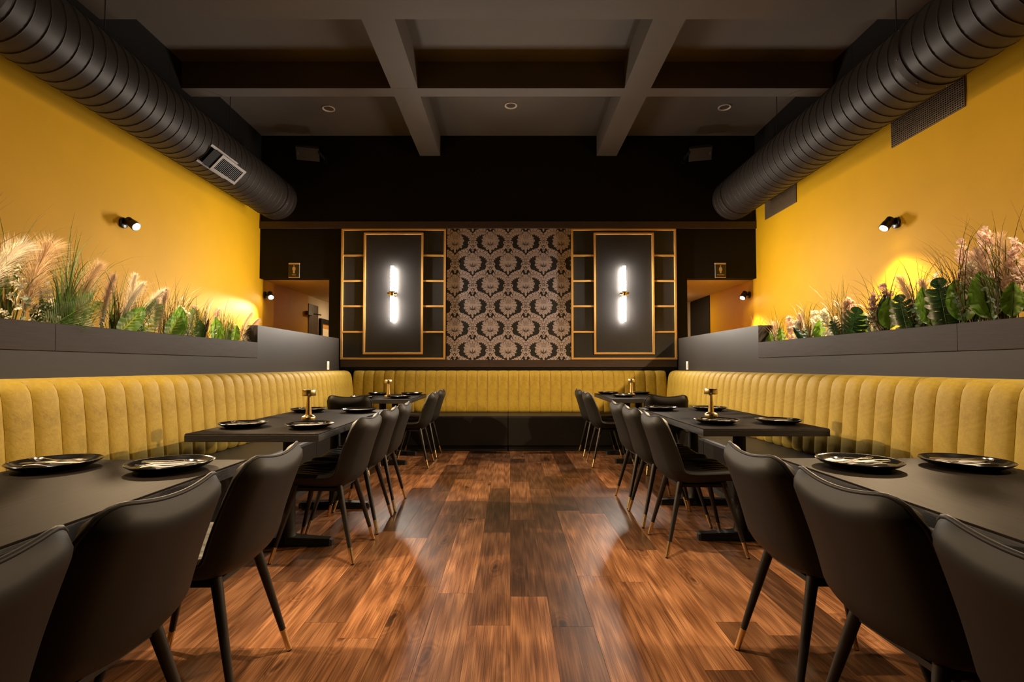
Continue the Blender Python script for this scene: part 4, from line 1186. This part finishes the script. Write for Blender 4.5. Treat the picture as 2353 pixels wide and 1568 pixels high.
# ---------------- right planter
fR = (-.75, -.65, .1)
rg = [(1746, .40, 20), (1770, .40, 20), (1795, .42, 24), (1832, .44, 24), (1868, .46, 24), (1908, .48, 26), (1950, .50, 24), (1998, .54, 26), (2045, .54, 26), (2085, .52, 30), (2128, .54, 26), (2172, .56, 24), (2222, .62, 26), (2262, .62, 26), (2312, .66, 36), (2372, .66, 34)]
for k, (px, h, n) in enumerate(rg):
    grass(XPR + (.05 if k % 2 else -.02), yr(px), h, n, 500 + k, 'tuft of long thin grass in the right planter, %s from the far end' % ORD[k], 'grass_olive', 0.24, 0.70, 0.005 if k < 8 else 0.006)
rpm = [(1780, .28, (0, -.08), 'pampas_pink', .24, .5), (1850, .32, (0, .06), 'pampas_pink', .28, .55), (1948, .36, (-.04, -.1), 'pampas_cream', .30, .6), (2120, .46, (-.02, .18), 'pampas_cream', .38, .75), (2150, .40, (0, .1), 'pampas_pink', .34, .6), (2298, .52, (-.02, .1), 'pampas_pink', .44, .7), (2335, .58, (0, .05), 'pampas_cream', .46, .7), (2240, .50, (.02, 0), 'pampas_pink', .42, .6)]
for k, (px, h, ln, mt, pl, ft) in enumerate(rpm):
    pampas(XPR - .02, yr(px), h, ln, 600 + k, '%s pampas plume in the right planter, %s planted from the far end' % (mt[7:], ORD[k]), mt, pl, ft, 700)
bl = [(1792, .22, .10, (-.1, .35, .9), 'leaf_variegated', 'pale veined leaf leaning at the far end of the right planter'), (1812, .22, .09, (-.05, .12, .95), 'leaf_green', 'folded green leaf behind the pale veined one, right planter'),
      (2000, .26, .13, (-.05, 0, .95), 'leaf_green', 'green leaf rising behind the big monstera, right planter'), (2064, .30, .155, (-.05, -.05, .95), 'leaf_green', 'upright green leaf between two monstera leaves, right planter'),
      (2100, .20, .08, (-.1, .05, .9), 'leaf_green', 'small narrow green leaf low in the right planter'), (2168, .34, .15, (-.08, .15, .95), 'leaf_green', 'green leaf with a pale midrib in the right planter'), (2060, .34, .13, (0, .1, .95), 'leaf_dark', 'dark leaf hidden in the middle of the right planter'),
      (2254, .36, .17, (-.05, .22, .95), 'leaf_green', 'large green leaf left of the tallest leaf, right planter'), (2312, .38, .185, (-.05, .18, .95), 'leaf_green', 'tallest broad green leaf in the right planter'),
      (2350, .25, .12, (-.05, -.1, .95), 'leaf_green', 'green leaf cut by the frame edge, right planter'), (1880, .34, .085, (-.15, .75, .65), 'leaf_dark', 'long dark leaf leaning over white blossoms, right planter'), (1900, .24, .13, (-.05, -.05, .95), 'leaf_green', 'olive leaf among the white blossoms, right planter')]
for px, ln, w, dv, mt, lb in bl:
    broad_leaf(XPR - .05, yr(px), ln * .70, w * .76, dv, fR, lb, mt, .09 if px > 2000 else .05, .08)
for px, L_, W_, dv, lb in ((1772, .17, .062, (-.1, .12, .95), 'dark monstera leaf at the far end of the right planter'), (1975, .24, .095, (-.25, -.55, .62), 'big dark monstera leaf hanging over the right planter rim'), (2118, .22, .075, (-.1, .15, .9), 'dark split monstera leaf in the middle of the right planter'), (2212, .27, .085, (-.1, .1, .95), 'tall dark monstera leaf between green leaves, right planter'), (1952, .13, .05, (-.1, .3, .9), 'small dark monstera leaf beside the white blossoms, right planter')):
    monstera(XPR - .07, yr(px), L_, W_, dv, fR, lb, .07)
for k, (px, ln) in enumerate(((1860, .16), (1925, .15), (2030, .17), (2090, .18), (2145, .18), (2195, .18), (2240, .2), (2290, .2))):
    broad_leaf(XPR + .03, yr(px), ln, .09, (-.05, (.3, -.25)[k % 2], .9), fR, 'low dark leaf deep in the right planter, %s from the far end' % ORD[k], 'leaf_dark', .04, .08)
for k, (px, ln) in enumerate(((80, .2), (180, .19), (260, .2), (330, .18), (430, .17), (535, .15))):
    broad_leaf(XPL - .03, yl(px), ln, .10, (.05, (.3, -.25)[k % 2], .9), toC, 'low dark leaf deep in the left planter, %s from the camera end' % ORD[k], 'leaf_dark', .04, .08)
for k, (px, h, ln, mt, n) in enumerate(((1800, .20, (-.05, .05), 'blossom_white', 40), (1830, .30, (-.06, .05), 'blossom_pink', 60), (1845, .24, (-.06, 0), 'blossom_white', 50), (1890, .30, (-.06, .05), 'blossom_white', 60), (1915, .30, (-.06, .1), 'blossom_white', 60), (1936, .22, (-.08, 0), 'blossom_white', 50), (1960, .36, (0, 0), 'blossom_pink', 40), (2014, .36, (0, -.05), 'blossom_mauve', 46), (2022, .26, (-.04, 0), 'blossom_white', 46), (2040, .42, (.04, 0), 'blossom_mauve', 40), (2180, .40, (0, .1), 'blossom_white', 44), (2250, .60, (.02, .12), 'blossom_pink', 60), (2276, .62, (.02, 0), 'blossom_pink', 50), (2266, .46, (0, .1), 'blossom_white', 40), (2352, .52, (0, 0), 'blossom_pink', 40))):
    flower(XPR - .02, yr(px), h, ln, 700 + k, '%s blossom spray in the right planter, %s from the far end' % (mt[8:], ORD[k]), mt, int(n * 1.5), 0.019, .042, .35 if h > .35 else .1)
for k, (px, h) in enumerate(((1888, .16), (2040, .18), (2160, .24), (2265, .26), (2345, .26))):
    eucalyptus(XPR - .10, yr(px), h, (-.10, .10), 750 + k, 'pale eucalyptus sprig at the rim of the right planter, %s of five' % ORD[k])
